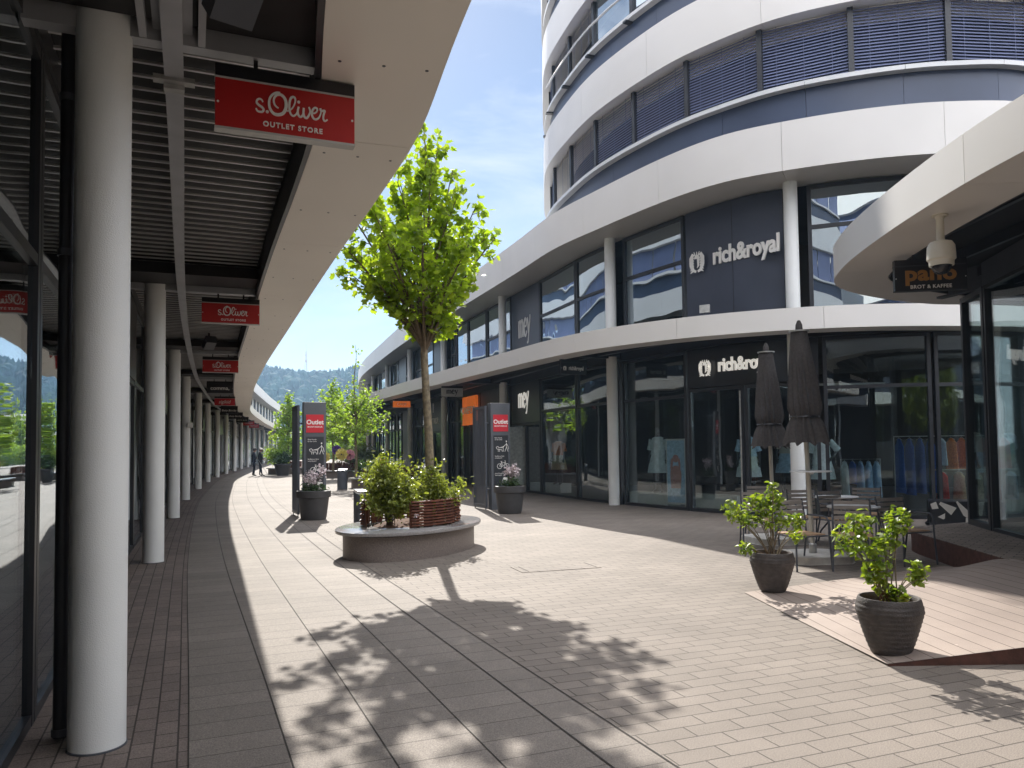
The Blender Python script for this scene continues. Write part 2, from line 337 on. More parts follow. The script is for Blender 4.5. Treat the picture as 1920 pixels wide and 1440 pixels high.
# ------------------------------------------------------------------ lettering
def text_part(s, size, m_, parent, X, name='lettering', ext=.006, bold=0, xs=1, spacing=1, align='CENTER', smooth=0):
    c = bpy.data.curves.new(name, 'FONT'); c.body = s; c.size = size; c.extrude = ext; c.offset = bold; c.space_character = spacing
    c.align_x = align; c.align_y = 'CENTER'; c.resolution_u = 3
    o = bpy.data.objects.new('tmp', c); COL.objects.link(o)
    me = bpy.data.meshes.new_from_object(o.evaluated_get(bpy.context.evaluated_depsgraph_get()))
    bpy.data.objects.remove(o); me.name = name; me.transform(X @ Matrix.Diagonal((xs, 1, 1, 1))); me.materials.clear(); me.materials.append(M[m_])
    o = bpy.data.objects.new(name, me); COL.objects.link(o); o.parent = parent; return o
def smooth_pts(P, n=7):
    P = [np.array(p, float) for p in P]
    if len(P) < 3: return P
    Q = [2 * P[0] - P[1]] + P + [2 * P[-1] - P[-2]]; o = []
    for i in range(1, len(Q) - 2):
        a, b, c, d = Q[i - 1:i + 3]
        for k in range(n):
            t = k / n; o.append(.5 * ((2 * b) + (-a + c) * t + (2 * a - 5 * b + 4 * c - d) * t * t + (-a + 3 * b - 3 * c + d) * t ** 3))
    return o + [P[-1]]
def strokes(mb, L, ext=.006, sm=True):
    """L: list of (points (x,y,w) ...) drawn as flat raised strokes"""
    k = 0
    for st in L:
        k += 1; z = ext + .0004 * (k % 5)
        P = smooth_pts(st) if sm and len(st) > 2 else [np.array(p, float) for p in st]
        if len(P) == 1:
            x, y, w_ = P[0]; mb.lathe([(w_ / 2, 0), (w_ / 2, z)], (x, y, 0), 12); continue
        A = np.array(P)[:, :2]; W = np.array(P)[:, 2]; t = np.gradient(A, axis=0); t /= np.linalg.norm(t, axis=1)[:, None] + 1e-9; n = np.stack([-t[:, 1], t[:, 0]], 1)
        l = A + n * W[:, None] / 2; r = A - n * W[:, None] / 2
        poly = []; m_ = len(A)
        vs = [(*q, 0) for q in l] + [(*q, 0) for q in r] + [(*q, z) for q in l] + [(*q, z) for q in r]
        fs = []
        for i in range(m_ - 1):
            fs += [(i, i + 1, m_ + i + 1, m_ + i), (2 * m_ + i, 2 * m_ + i + 1, 3 * m_ + i + 1, 3 * m_ + i), (i, i + 1, 2 * m_ + i + 1, 2 * m_ + i), (m_ + i, m_ + i + 1, 3 * m_ + i + 1, 3 * m_ + i)]
        fs += [(0, m_, 3 * m_, 2 * m_), (m_ - 1, 2 * m_ - 1, 4 * m_ - 1, 3 * m_ - 1)]
        mb.add(vs, fs)
def W(pts, w0, w1=None, w2=None):
    n = len(pts); w1 = w0 if w1 is None else w1; w2 = w0 if w2 is None else w2
    return [(x, y, w0 + (w1 - w0) * min(1, 2 * i / max(1, n - 1)) if i <= (n - 1) / 2 else w1 + (w2 - w1) * (2 * i / (n - 1) - 1)) for i, (x, y) in enumerate(pts)]
_so = [W([(560, 445), (545, 415), (515, 402), (485, 420), (480, 458), (510, 492), (552, 522), (570, 555), (550, 582), (512, 582), (485, 568), (470, 535)], 18, 32, 20),
       [(618, 578, 42)],
       W([(790, 303), (740, 303), (692, 330), (655, 380), (642, 440), (648, 510), (675, 570), (720, 608), (780, 612), (830, 588), (862, 530), (870, 460), (855, 390), (820, 342), (780, 326), (738, 340), (712, 375), (704, 420), (715, 470), (740, 502), (768, 522)], 24, 44, 18),
       W([(880, 558), (925, 540), (965, 492), (992, 420), (988, 368), (960, 352), (930, 378), (914, 450), (914, 530), (930, 592), (965, 622), (1002, 600), (1022, 558), (1035, 520)], 14, 32, 16),
       W([(1040, 488), (1028, 540), (1032, 595), (1056, 630), (1086, 618), (1106, 560), (1108, 502)], 28, 28, 26), [(1040, 420, 40)],
       W([(1108, 502), (1104, 570), (1120, 630), (1150, 642), (1178, 605), (1196, 545), (1180, 486)], 28, 30, 20),
       W([(1190, 550), (1245, 572), (1285, 548), (1295, 508), (1262, 492), (1230, 528), (1220, 590), (1240, 640), (1276, 658), (1318, 630), (1342, 572), (1350, 515)], 16, 30, 18),
       W([(1336, 498), (1350, 530), (1398, 532), (1385, 580), (1378, 640), (1400, 678), (1438, 655)], 28, 28, 18)]
def soliver(parent, X, wid, m_='sign_white'):
    k = wid / 1740; mb = MB()
    L = [[((x - 930) * k, -((y - .109 * (x - 60)) - 440) * k, w_ * k) for x, y, w_ in st] for st in _so]
    strokes(mb, L); return mb.build('lettering', m_, parent, 0, xf=X)
def mey(parent, X, h, asp, m_):
    """serif word in thick and thin strokes; h = x height, asp = horizontal stretch"""
    a = asp; T = .25 * a; t = .11
    def q(P): return [(x * a * h, y * h, w_ * h) for x, y, w_ in P]
    L = [q([(0, 0, T), (0, 1, T)]), q(W([(.04, .72), (.16, .95), (.32, .98), (.42, .82)], t, .12, T)), q([(.44, 0, T), (.44, .85, T)]),
         q(W([(.48, .72), (.6, .95), (.76, .98), (.86, .82)], t, .12, T)), q([(.88, 0, T), (.88, .85, T)]),
         q(W([(1.24, .55), (1.62, .60), (1.62, .85), (1.48, 1.0), (1.28, .92), (1.16, .55), (1.24, .15), (1.42, .0), (1.62, .12), (1.68, .28)], t, T, t)),
         q(W([(1.86, 1.0), (1.98, .75), (2.13, .12)], T, T, T * .9)), q(W([(2.46, 1.12), (2.44, .85), (2.3, .5), (2.14, .05), (2.02, -.32), (1.9, -.42), (1.82, -.36)], .16, .10, .13))]
    L = [[(x - 1.22 * a * h, y - .4 * h, w_) for x, y, w_ in st] for st in L]
    mb = MB(); strokes(mb, L, .012); return mb.build('lettering', m_, parent, 0, xf=X)
def crest(parent, X, h, m_='sign_white'):
    mb = MB(); L = []
    for sx in (-1, 1):
        for i in range(7):
            y = .34 - i * .13; L.append([(sx * .20 * h, (y + .03) * h, .15 * h), (sx * (.44 - .015 * abs(i - 2)) * h, (y - .10) * h, .02 * h)])
        L.append(W([(sx * .20 * h, .40 * h), (sx * .34 * h, .20 * h), (sx * .33 * h, -.15 * h), (sx * .22 * h, -.42 * h), (sx * .05 * h, -.50 * h)], .17 * h, .20 * h, .12 * h))
    L.append([(.0 * h, .26 * h, .26 * h), (.0 * h, .14 * h, .30 * h)]); L.append([(.09 * h, .22 * h, .16 * h), (.08 * h, -.22 * h, .10 * h), (.01 * h, -.32 * h, .02 * h)])
    for a in (-.16, 0, .16): L.append([(a * .5 * h, .28 * h, .07 * h), (a * h, .50 * h, .02 * h)])
    L.append([(-.11 * h, .29 * h, .06 * h), (.11 * h, .29 * h, .06 * h)])
    strokes(mb, L, .010, sm=False); return mb.build('crest', m_, parent, 0, xf=X)

# ------------------------------------------------------------------ foliage
def rand_dirs(n): v = RNG.normal(size=(n, 3)); return v / np.linalg.norm(v, axis=1)[:, None]
SH_MAPLE = np.array([(0, 0), (.30, .05), (.52, .42), (.30, .55), (.34, .95), (0, .82), (-.34, .95), (-.30, .55), (-.52, .42), (-.30, .05)])
SH_OVAL = np.array([(0, 0), (.24, .3), (.2, .68), (0, 1), (-.2, .68), (-.24, .3)])
SH_BROAD = np.array([(0, 0), (.36, .22), (.36, .62), (0, 1), (-.36, .62), (-.36, .22)])
def leaves(P, size, shape, name, m_, parent, up=.35, curl=.18, jit=.35, D=None):
    """one small folded polygon fan per leaf"""
    n = len(P); P = np.asarray(P); d = rand_dirs(n) if D is None else D + rand_dirs(n) * .7; d[:, 2] = d[:, 2] * .7 - .1; d /= np.linalg.norm(d, axis=1)[:, None]
    nn = rand_dirs(n); nn[:, 2] += up * 3; x = np.cross(d, nn); x /= np.linalg.norm(x, axis=1)[:, None] + 1e-9; z = np.cross(x, d)
    sz = size * (1 + jit * RNG.uniform(-1, 1, n)); k = len(shape)
    V = P[:, None, :] + sz[:, None, None] * (x[:, None, :] * shape[None, :, :1] + d[:, None, :] * shape[None, :, 1:2] + z[:, None, :] * (curl * np.abs(shape[None, :, :1]) - curl * .8 * shape[None, :, 1:2] ** 2))
    h = k // 2; me = bpy.data.meshes.new(name)
    a = [0] + list(range(1, h + 1)); b = [0] + list(range(h, k))
    F = [];
    for i in range(n): F.append([i * k + j for j in a]); F.append([i * k + j for j in b])
    me.from_pydata(V.reshape(-1, 3).tolist(), [], F); me.materials.append(M[m_])
    o = bpy.data.objects.new(name, me); COL.objects.link(o)
    if parent is not None: o.parent = parent
    return o
def bez(a, b, c, n=8): return [tuple((1 - t) ** 2 * np.array(a) + 2 * t * (1 - t) * np.array(b) + t * t * np.array(c)) for t in np.linspace(0, 1, n)]
tw0 = .25
def make_tree(name, label, loc, H, fork, env, nlimb, lsz, nleaf, leafm, trunk_r=.085, lean=(0, 0), shape=SH_MAPLE, extra=(), spread=.09, group=None, seed=1, twn=9, sy=1.0, leadf=1.0):
    """env: list of (z, radius); limbs rise from the fork towards the envelope, twigs off the limbs, leaves off the twigs"""
    rg = np.random.default_rng(seed); T = thing(name, label, 'tree', loc, 0, group)
    ez = [e[0] for e in env]; er = [e[1] for e in env]; R_ = lambda z: float(np.interp(z, ez, er))
    tb = MB(); lx, ly = lean
    pts = [(lx * t * t + .025 * math.sin(5 * t), ly * t, fork * t) for t in np.linspace(0, 1, 9)]
    tb.tube(pts, [trunk_r * (1.22 if i == 0 else 1 - .28 * i / 8) for i in range(9)], 12)
    top = np.array(pts[-1]); lead = [tuple(top)] + [(top[0] + .05 * math.sin(i), top[1] + .04 * math.cos(1.7 * i), fork + (H - fork) * i / 9) for i in range(1, 10)]
    tb.tube(lead, [trunk_r * .6 * (1 - .92 * i / 9) + .003 for i in range(10)], 7)
    P = []; 
    def twigs(path, n, ln, br):
        path = np.array(path)
        for j in range(n):
            f = tw0 + (1 - tw0) * (j + rg.random()) / n; k = f * (len(path) - 1); i = min(int(k), len(path) - 2); p = path[i] + (path[i + 1] - path[i]) * (k - i)
            d = path[i + 1] - path[i]; d /= np.linalg.norm(d) + 1e-9; r = rg.normal(size=3); r -= d * r.dot(d); r /= np.linalg.norm(r); q = p + (r * .8 + d * .55 + np.array([0, 0, .25])) * ln * (.5 + .8 * rg.random()) * (1.15 - .5 * f)
            br.tube([tuple(p), tuple((p + q) / 2 + rg.normal(size=3) * .02), tuple(q)], [.007, .005, .003], 4, False)
            m_ = 5 + int(rg.random() * 5)
            for t in np.linspace(.25, 1.05, m_): P.append((p + (q - p) * t, spread))
    lb = MB()
    for i in range(nlimb):
        a = 2 * math.pi * (i * .381966 + .05 * rg.random()); f = (i + .5) / nlimb; ze = ez[0] + (ez[-1] - ez[0]) * (.10 + .86 * f ** 1.1)
        r = R_(ze) * (.78 + .3 * rg.random()); zs = fork * .97 + max(0, (ze - fork)) * .42 * rg.random() if f > .35 else fork * (.93 + .05 * rg.random())
        k = np.interp(zs, [fork, H], [0, 1]); st = np.array([top[0] + .05 * k, top[1], zs]) if zs > fork else np.array([*np.array(pts[-1])[:2], zs])
        en = np.array([top[0] + r * math.cos(a), top[1] + r * math.sin(a) * sy, ze]); mid = st + (en - st) * np.array([.34, .34, .55]) 
        path = bez(st, mid, en, 9); lb.tube(path, [trunk_r * .36 * (1 - .85 * t) * (1.1 - .5 * f) + .003 for t in np.linspace(0, 1, 9)], 6)
        twigs(path, twn, .30 * (H - fork) / 3.5, lb)
    for en in extra:
        st = top * np.array([1, 1, .98]); en = np.array(en); mid = st + (en - st) * np.array([.35, .35, .5]); path = bez(st, mid, en, 10)
        lb.tube(path, [trunk_r * .36 * (1 - .85 * t) + .003 for t in np.linspace(0, 1, 10)], 6); twigs(path, twn + 4, .30 * (H - fork) / 3.5, lb)
    twigs(lead[2:], int(twn * 2 * leadf), .26 * (H - fork) / 3.5, lb)
    tb.build('trunk', 'bark', T); lb.build('branches', 'twig', T)
    idx = rg.integers(0, len(P), nleaf); C = np.array([p[0] for p in P])[idx]; C = C + rg.normal(size=C.shape) * spread
    leaves(C, lsz, shape, 'crown', leafm, T)
    return T
def bushel(T, stems, nleaf, sz, shape, leafm, stem_r=.008, base=(0, 0, 0), spread=.05, stemm='twig', seed=3, name='foliage', lo=.35, up=.35):
    rg = np.random.default_rng(seed); sb = MB(); C = []
    for en in stems:
        st = np.array(base) + np.array([rg.normal() * .03, rg.normal() * .03, 0]); en = np.array(en); mid = st + (en - st) * np.array([.3, .3, .6]); path = bez(st, mid, en, 7)
        sb.tube(path, [stem_r * (1 - .6 * t) for t in np.linspace(0, 1, 7)], 5); C += [np.array(path[i]) * (1 - f) + np.array(path[i + 1]) * f for i in range(6) for f in (0, .5) if (i + f) / 6 >= lo] + [en]
    C = np.array(C)[rg.integers(0, len(C), nleaf)] + rg.normal(size=(nleaf, 3)) * spread
    sb.build('stems', stemm, T, recalc=False); leaves(C, sz, shape, name, leafm, T, up=up)
HAZE = .0005
# ================================================================== plan curves (metres, camera at the origin)
LC = Curve([(.9, -6), (-.05, -2), (-2.25 + 1.2, 1.2), (-2.28, 4.28), (-5.19, 11.21), (-8.10, 18.51), (-10.65, 25.22), (-13.19, 32.49), (-15.6, 39.6), (-17.7, 46.4),
            (-19.6, 53), (-21.4, 59.6), (-23.2, 66.2), (-24.9, 72.8), (-26.6, 79.5), (-28.3, 86.4), (-30, 93.3), (-31.6, 100), (-33.2, 107), (-34.8, 114), (-36.2, 121), (-37.5, 128)])
LE = Curve([(2.9, -6), (1.6, -2), (.72, 1.0), (-.18, 3.88), (-.64, 5.52), (-1.14, 6.85), (-2.25, 9.6), (-4.33, 14.9), (-6.9, 21.5), (-9.75, 29.2), (-12.9, 38.2), (-15.3, 45.2), (-17.4, 52.3),
            (-19.2, 58.9), (-21, 65.5), (-22.7, 72.1), (-24.4, 78.8), (-26.1, 85.7), (-27.8, 92.6), (-29.4, 99.3), (-31, 106.3), (-32.6, 113.3), (-34, 120.3), (-35.3, 127)])
UF = Curve([(-14.5, 106), (-16.4, 96), (-16.3, 84.5), (-14.7, 74), (-11.9, 61), (-8.1, 48.5), (-5.4, 40.3), (-2.6, 32.6), (0.07, 25.3), (1.2, 22.1), (2.3, 19.95), (3.58, 17.75), (4.59, 16.5), (5.7, 15.8), (7.2, 15.2), (8.7, 14.93), (10.4, 15.05), (12.5, 16.0), (15, 18)])
QS = UF.near(1.2, 22.1) - 89.593
GL = UF.offset(-1.15); CR = UF.offset(-.85)
LR = Curve([(-12, 98), (-15.8, 93), (-17.6, 86), (-17.9, 79.5), (-16.6, 72), (-13.7, 60), (-10.8, 48.5), (-8.0, 40.6), (-5.35, 34.2), (-2.5, 27.6), (-.26, 22.6), (1.1, 19.7), (2.3, 17.95), (3.93, 16.5), (5.67, 15.62), (7.36, 15.28), (9.3, 15.4), (11.5, 15.9), (14, 17.2)])
def g2u(q, a=GL): return q      # window stations below are arc lengths on UF; GL is its offset
def gs(q):                       # arc length on UF -> same station on GL
    q = q + QS; i = np.interp(q, UF.s, np.arange(len(UF.s))); return float(np.interp(i, np.arange(len(GL.s)), GL.s))
def cs(q):
    q = q + QS; i = np.interp(q, UF.s, np.arange(len(UF.s))); return float(np.interp(i, np.arange(len(CR.s)), CR.s))

# ------------------------------------------------------------------ ground
def sheet(name, poly, z, m_, kind='structure'):
    mb = MB(); mb.add([(x, y, z) for x, y in poly], [tuple(range(len(poly)))]); o = mb.build(name, m_, None, 0, recalc=False); tag(o, kind=kind); return o
sheet('ground', [(-1500, -400), (1500, -400), (1500, 2200), (-1500, 2200)], -.02, 'meadow')
sheet('plaza', [(-70, -30), (60, -30), (60, 150), (-70, 150)], 0, 'pavers')
def strip(name, cv, o0, o1, z, m_, s0=0, s1=None, step=.5):
    s1 = cv.L if s1 is None else s1; n = int((s1 - s0) / step) + 1; vs = []; uv = []; fs = []
    for i in range(n):
        q = s0 + (s1 - s0) * i / (n - 1); p, t, nn = cv.at(q)
        for o_ in (o0, o1): vs.append((p[0] + nn[0] * o_, p[1] + nn[1] * o_, z)); uv.append((q, o_ - o0))
        if i: k = 2 * i; fs.append((k - 2, k - 1, k + 1, k))
    me = bpy.data.meshes.new(name); me.from_pydata(vs, [], fs); ul = me.uv_layers.new(name='UVMap')
    for l in me.loops: ul.data[l.index].uv = uv[l.vertex_index]
    me.materials.append(M[m_]); o = bpy.data.objects.new(name, me); COL.objects.link(o); tag(o, kind='structure'); return o
strip('cobble_strip', LC, -.42, .46, .004, 'cobbles')
strip('slab_path', LC, .46, 2.41, .004, 'slabs')
strip('gutter_slabs', LC, 2.41, 2.70, .005, 'slabs')
strip('slot_drain', LC, 2.400, 2.409, .009, 'joint')
strip('slot_drain', LC, 2.692, 2.701, .009, 'joint')
for o_ in (.46, .95, 1.435, 1.92): strip('paving_joint', LC, o_ - .003, o_ + .003, .0075, 'joint')
# a metal drain cover let into the pavers in front of the planter
mb = MB(); mb.obox(.55, 10.3, .0, .006, 1.1, .5, (.95, .31)); o = mb.build('drain_cover', 'pavers', None); tag(o, 'flat metal drain cover set flush into the sunlit paving', 'drain cover')
mb = MB()
for i in range(2): mb.obox(.55 - .45 * .95 + i * .9, 10.3 - .45 * .31 + i * .29, .0062, .0085, .012, .42, (.95, .31))
mb.build('grate', 'joint', o)

# ================================================================== left arcade building
LB = thing('arcade_building', 'long curved arcade on the left with white round columns, dark ribbed ceiling and glass shopfronts', 'building', (0, 0, 0))
B0, T0 = 3.90, 4.35
def fascia_panels(cv, name, parent, s0, s1, sec, m_='panel_white', plen=3.4, gap=.007, back=None):
    mb = MB(); q = s0; i = 0
    while q < s1 - .05:
        e = min(q + plen, s1); mb.sweep(cv, q, e - gap, sec, .22); q = e
    return mb.build(name, m_, parent, .4)
L_sec = [(0, B0), (0, T0), (-.05, T0), (-.05, B0 + .05), (-.72, B0 + .05), (-.72, B0)]
fascia_panels(LE, 'canopy_edge', LB, 0, LE.L, L_sec, 'soffit', 3.1)
mb = MB()      # screw heads on the soffit panels
for q in np.arange(.3, 60, 1.55):
    for o_ in (-.10, -.36, -.62):
        p, t, n = LE.at(q); mb.lathe([(.011, B0 - .003), (.011, B0)], (p[0] + n[0] * o_, p[1] + n[1] * o_, 0), 8)
mb.build('screws', 'anthracite', LB)
A = resample(LE, 220); Bk = [tuple(LC.at(LC.near(*p))[0] + LC.at(LC.near(*p))[2] * -6.5) for p in A]
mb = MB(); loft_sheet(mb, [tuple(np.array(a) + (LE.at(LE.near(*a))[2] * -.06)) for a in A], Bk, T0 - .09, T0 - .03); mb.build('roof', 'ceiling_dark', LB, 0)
# inner upstand behind the soffit
mb = MB(); mb.sweep(LE, 0, LE.L, [(-.722, B0 + .002), (-.722, T0 - .1), (-.76, T0 - .1), (-.76, B0 + .002)], .4); mb.build('soffit_upstand', 'dark_metal', LB)
# ribbed metal deck: dark sheet with lighter ridges running across
mb = MB()
q = 0.0
while q < 75:
    p, t, n = LC.at(q); near = LE.near(p[0] + n[0] * 2, p[1] + n[1] * 2); pe = LE.C[np.argmin((LE.C[:, 0] - p[0] - n[0] * 2.1) ** 2 + (LE.C[:, 1] - p[1] - n[1] * 2.1) ** 2)]
    d = float(np.dot(pe - p, n)) - .78; a = p - n * .42; b = p + n * d
    mb.beam((a[0], a[1], 4.225), (b[0], b[1], 4.225), .024, .018); q += .215 if q < 40 else .43
mb.build('ceiling_ribs', 'rib', LB)
mb = MB()
for q in [LC.near(*p) for p in [(-2.28, 4.28), (-5.19, 11.21), (-8.10, 18.51), (-10.65, 25.22)]]: p = LC.at(q)[0]; mb.lathe([(.150, .004), (.149, .012), (.143, .014)], (p[0], p[1], 0), 40)
mb.build('base_seal', 'anthracite', LB)
# beams at every column, dark joist beside each
COLS = [LC.near(*p) for p in [(-.05, -2), (-2.28, 4.28), (-5.19, 11.21), (-8.10, 18.51), (-10.65, 25.22), (-13.19, 32.49), (-15.6, 39.6), (-17.7, 46.4), (-19.6, 53), (-21.4, 59.6), (-23.2, 66.2), (-24.9, 72.8), (-26.6, 79.5), (-28.3, 86.4), (-30, 93.3), (-31.6, 100), (-33.2, 107), (-34.8, 114), (-36.2, 121)]]
colm = None
for q in COLS:
    p, t, n = LC.at(q)
    if colm is None:
        mb = MB(); mb.lathe([(.143, 0), (.143, 4.13), (.13, 4.14)], (0, 0, 0), 40); colm = mb.build('column', 'column_white', LB)
        colm.location = (p[0], p[1], 0)
    else:
        c = colm.copy(); COL.objects.link(c); c.parent = LB; c.location = (p[0], p[1], 0)
    pe = LE.C[np.argmin((LE.C[:, 0] - p[0] - n[0] * 2.1) ** 2 + (LE.C[:, 1] - p[1] - n[1] * 2.1) ** 2)]; d = float(np.dot(pe - p, n)) - .74
    a = p - n * .4; b = p + n * d; mb = MB(); mb.beam((a[0], a[1], 4.04), (b[0], b[1], 4.04), .10, .17)
    mb.build('beam', 'beam', LB)
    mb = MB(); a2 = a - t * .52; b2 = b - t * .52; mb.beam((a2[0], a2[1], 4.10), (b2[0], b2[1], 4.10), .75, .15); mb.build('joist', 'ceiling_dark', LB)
# cable tray along the ceiling with brackets
mb = MB(); mb.sweep(LC, 0, LC.L, [(.30, 3.92), (.41, 3.92), (.41, 3.945), (.30, 3.945)], .4); mb.build('cable_tray', 'beam', LB)
for q in (LC.near(-2.28, 4.28) + .35, LC.near(-15.6, 39.6) + 1, LC.near(-19.6, 53)):
    mb = MB(); LC.box(mb, q, 3.90, 3.93, .07, .24, .355); LC.box(mb, q + .05, 3.87, 3.915, .07, .12, .355); mb.build('tray_bracket', 'galv', LB)
mb = MB(); mb.sweep(LC, 0, COLS[1] - .05, [(.18, 3.96), (.22, 3.96), (.22, 4.04), (.18, 4.04)]); mb.sweep(LC, 0, COLS[1] - .05, [(.49, 3.96), (.53, 3.96), (.53, 4.04), (.49, 4.04)]); mb.sweep(LC, 0, COLS[1] - .05, [(.25, 4.02), (.46, 4.02), (.46, 4.06), (.25, 4.06)]); mb.build('cable_tray', 'beam', LB)
# glass shopfront
def window(cv, s0, s1, z0, z1, parent, transoms=(), fw=.055, glass='glass', fm='dark_metal', dep=.07, off=0, mull=(), name='window', pane='pane'):
    mb = MB(); h = dep / 2
    for q in (s0 + fw / 2, s1 - fw / 2) + tuple(mull): cv.box(mb, q, z0, z1, fw, dep, off)
    for z in (z0, *transoms, z1 - fw): mb.sweep(cv, s0 + fw, s1 - fw, [(off - h + .003, z), (off + h - .003, z), (off + h - .003, z + fw), (off - h + .003, z + fw)], .8)
    w_ = mb.build(name, fm, parent)
    mb = MB(); mb.sweep(cv, s0 + fw, s1 - fw, [(off - .008, z0 + fw), (off + .008, z0 + fw), (off + .008, z1 - fw), (off - .008, z1 - fw)], .5); mb.build(pane, glass, w_, .6)
    return w_
LG = LC.offset(-.42)
q = 0.3; i = 0
while q < LG.L - 2.5:
    wd = 2.2 if q < 75 else 4.4
    if i % 5 == 3 and q > 12:
        window(LG, q, q + wd - .02, 0, 2.75, LB, (), .075, name='shop_door', mull=(q + wd / 2,), fm='dark_metal'); mb = MB(); mb.sweep(LG, q, q + wd - .02, [(-.03, 2.76), (.05, 2.76), (.05, 4.0), (-.03, 4.0)]); mb.build('sign_panel', 'black_panel', LB)
    else: window(LG, q, q + wd - .02, .0, 4.05, LB, (2.72,), .07)
    q += wd; i += 1
mb = MB(); mb.sweep(LG, 0, LG.L, [(-.045, 4.06), (.05, 4.06), (.05, 4.25), (-.045, 4.25)], .6); mb.build('head_panel', 'dark_metal', LB)
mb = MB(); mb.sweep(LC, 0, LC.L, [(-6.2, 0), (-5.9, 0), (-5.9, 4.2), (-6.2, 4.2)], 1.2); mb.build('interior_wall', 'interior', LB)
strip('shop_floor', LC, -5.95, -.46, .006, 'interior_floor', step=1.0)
# upper storey set back behind the canopy
LU = LE.offset(-1.5); LUG = LE.offset(-2.5)
fascia_panels(LU, 'upper_fascia', LB, 2, LU.L, [(0, 7.25), (0, 8.28), (-.06, 8.28), (-.06, 7.31), (-1.0, 7.31), (-1.0, 7.25)], 'panel_white', 3.4)
A = [tuple(p) for p in LU.offset(-.05).C[::30]]; Bk = [tuple(p) for p in LU.offset(-11).C[::30]]
mb = MB(); loft_sheet(mb, A, Bk, 8.05, 8.2); mb.build('upper_roof', 'beam', LB, 0)
mb = MB(); mb.sweep(LUG, 2, LUG.L, [(0, 4.32), (.06, 4.32), (.06, 4.75), (0, 4.75)], .8); mb.sweep(LUG, 2, LUG.L, [(-.5, 4.32), (-.4, 4.32), (-.4, 7.3), (-.5, 7.3)], .8); mb.build('upper_wall', 'slate_panel', LB)
q = 3.0
while q < LUG.L - 8:
    far = q > 55
    window(LUG, q, q + 2.6, 4.8, 7.24, LB, (6.3,) if q < 100 else (), .08, 'glass_upper', mull=(q + 1.3,)); 
    mb = MB(); mb.sweep(LUG, q + 2.65, q + 4.4, [(.0, 4.76), (.07, 4.76), (.07, 7.24), (.0, 7.24)], .6); mb.build('upper_wall_panel', 'panel_white' if far else 'slate_panel', LB)
    q += 4.45
for k, zb in enumerate((8.28, 11.58, 14.88)):
    e = LE.near(-19.6, 60); mb = MB(); f = LU
    mb.sweep(f, 2, e, [(-.45, zb), (-.16, zb), (-.16, zb + .66), (-.45, zb + .66)], .8); mb.build('upper_spandrel', 'bluegrey_metal', LB)
    mb = MB(); q = 2.0
    while q < e - 2: mb.sweep(f, q + .07, q + 1.8, [(-.3, zb + .76), (-.26, zb + .76), (-.26, zb + 2.07), (-.3, zb + 2.07)], .9); q += 1.86
    mb.build('upper_blinds', 'blind', LB)
    mb = MB(); mb.sweep(f, 2, e, [(0, zb + 2.08), (0, zb + 3.3), (-.8, zb + 3.3), (-.8, zb + 2.08)], .5); mb.sweep(f, 2, e, [(.02, zb + .66), (.02, zb + .75), (-.2, zb + .75), (-.2, zb + .66)], .8); mb.build('upper_band', 'panel_white', LB)
    mb = MB(); loft_sheet(mb, [tuple(p) for p in LU.offset(-.9).C[0:int(np.searchsorted(LU.s, e)):30]], [tuple(p) for p in LU.offset(-11).C[0:int(np.searchsorted(LU.s, e)):30]], zb + 3.1, zb + 3.2); mb.build('upper_roof', 'beam', LB, 0)
# drainpipe beside the first column
dp = thing('drainpipe', 'black drainpipe standing beside the nearest white column', 'drainpipe', (-2.535, 4.38, 0))
mb = MB(); mb.tube([(0, 0, .02), (0, 0, 4.1)], .042, 18); mb.build('pipe', 'dark_metal', dp)
mb = MB()
for z in (.03, 2.72, 3.62): mb = MB(); mb.lathe([(.05, z), (.05, z + .04)], (0, 0, 0), 18); mb.build('pipe_clamp', 'anthracite', dp)
# loudspeakers
for i, (x, y, lb) in enumerate([(-1.42, 3.95, 'dark grey loudspeaker under the ceiling nearest the camera, above the first red sign'), (-6.75, 17.2, 'small grey loudspeaker under the ceiling by the third red sign')]):
    t_ = thing('loudspeaker', lb, 'loudspeaker', (x, y, 3.98), R(38), 'loudspeakers under the arcade ceiling')
    mb = MB(); mb.prism([(-.11, -.08), (.11, -.08), (.14, .02), (.11, .10), (-.11, .10), (-.14, .02)], -.12, .17); mb.build('cabinet', 'anthracite', t_, .3, xf=Matrix.Rotation(R(62), 4, 'X'))
    mb = MB(); mb.beam((0, .02, .05), (0, .02, .26), .03, .03); mb.build('bracket', 'dark_metal', t_)

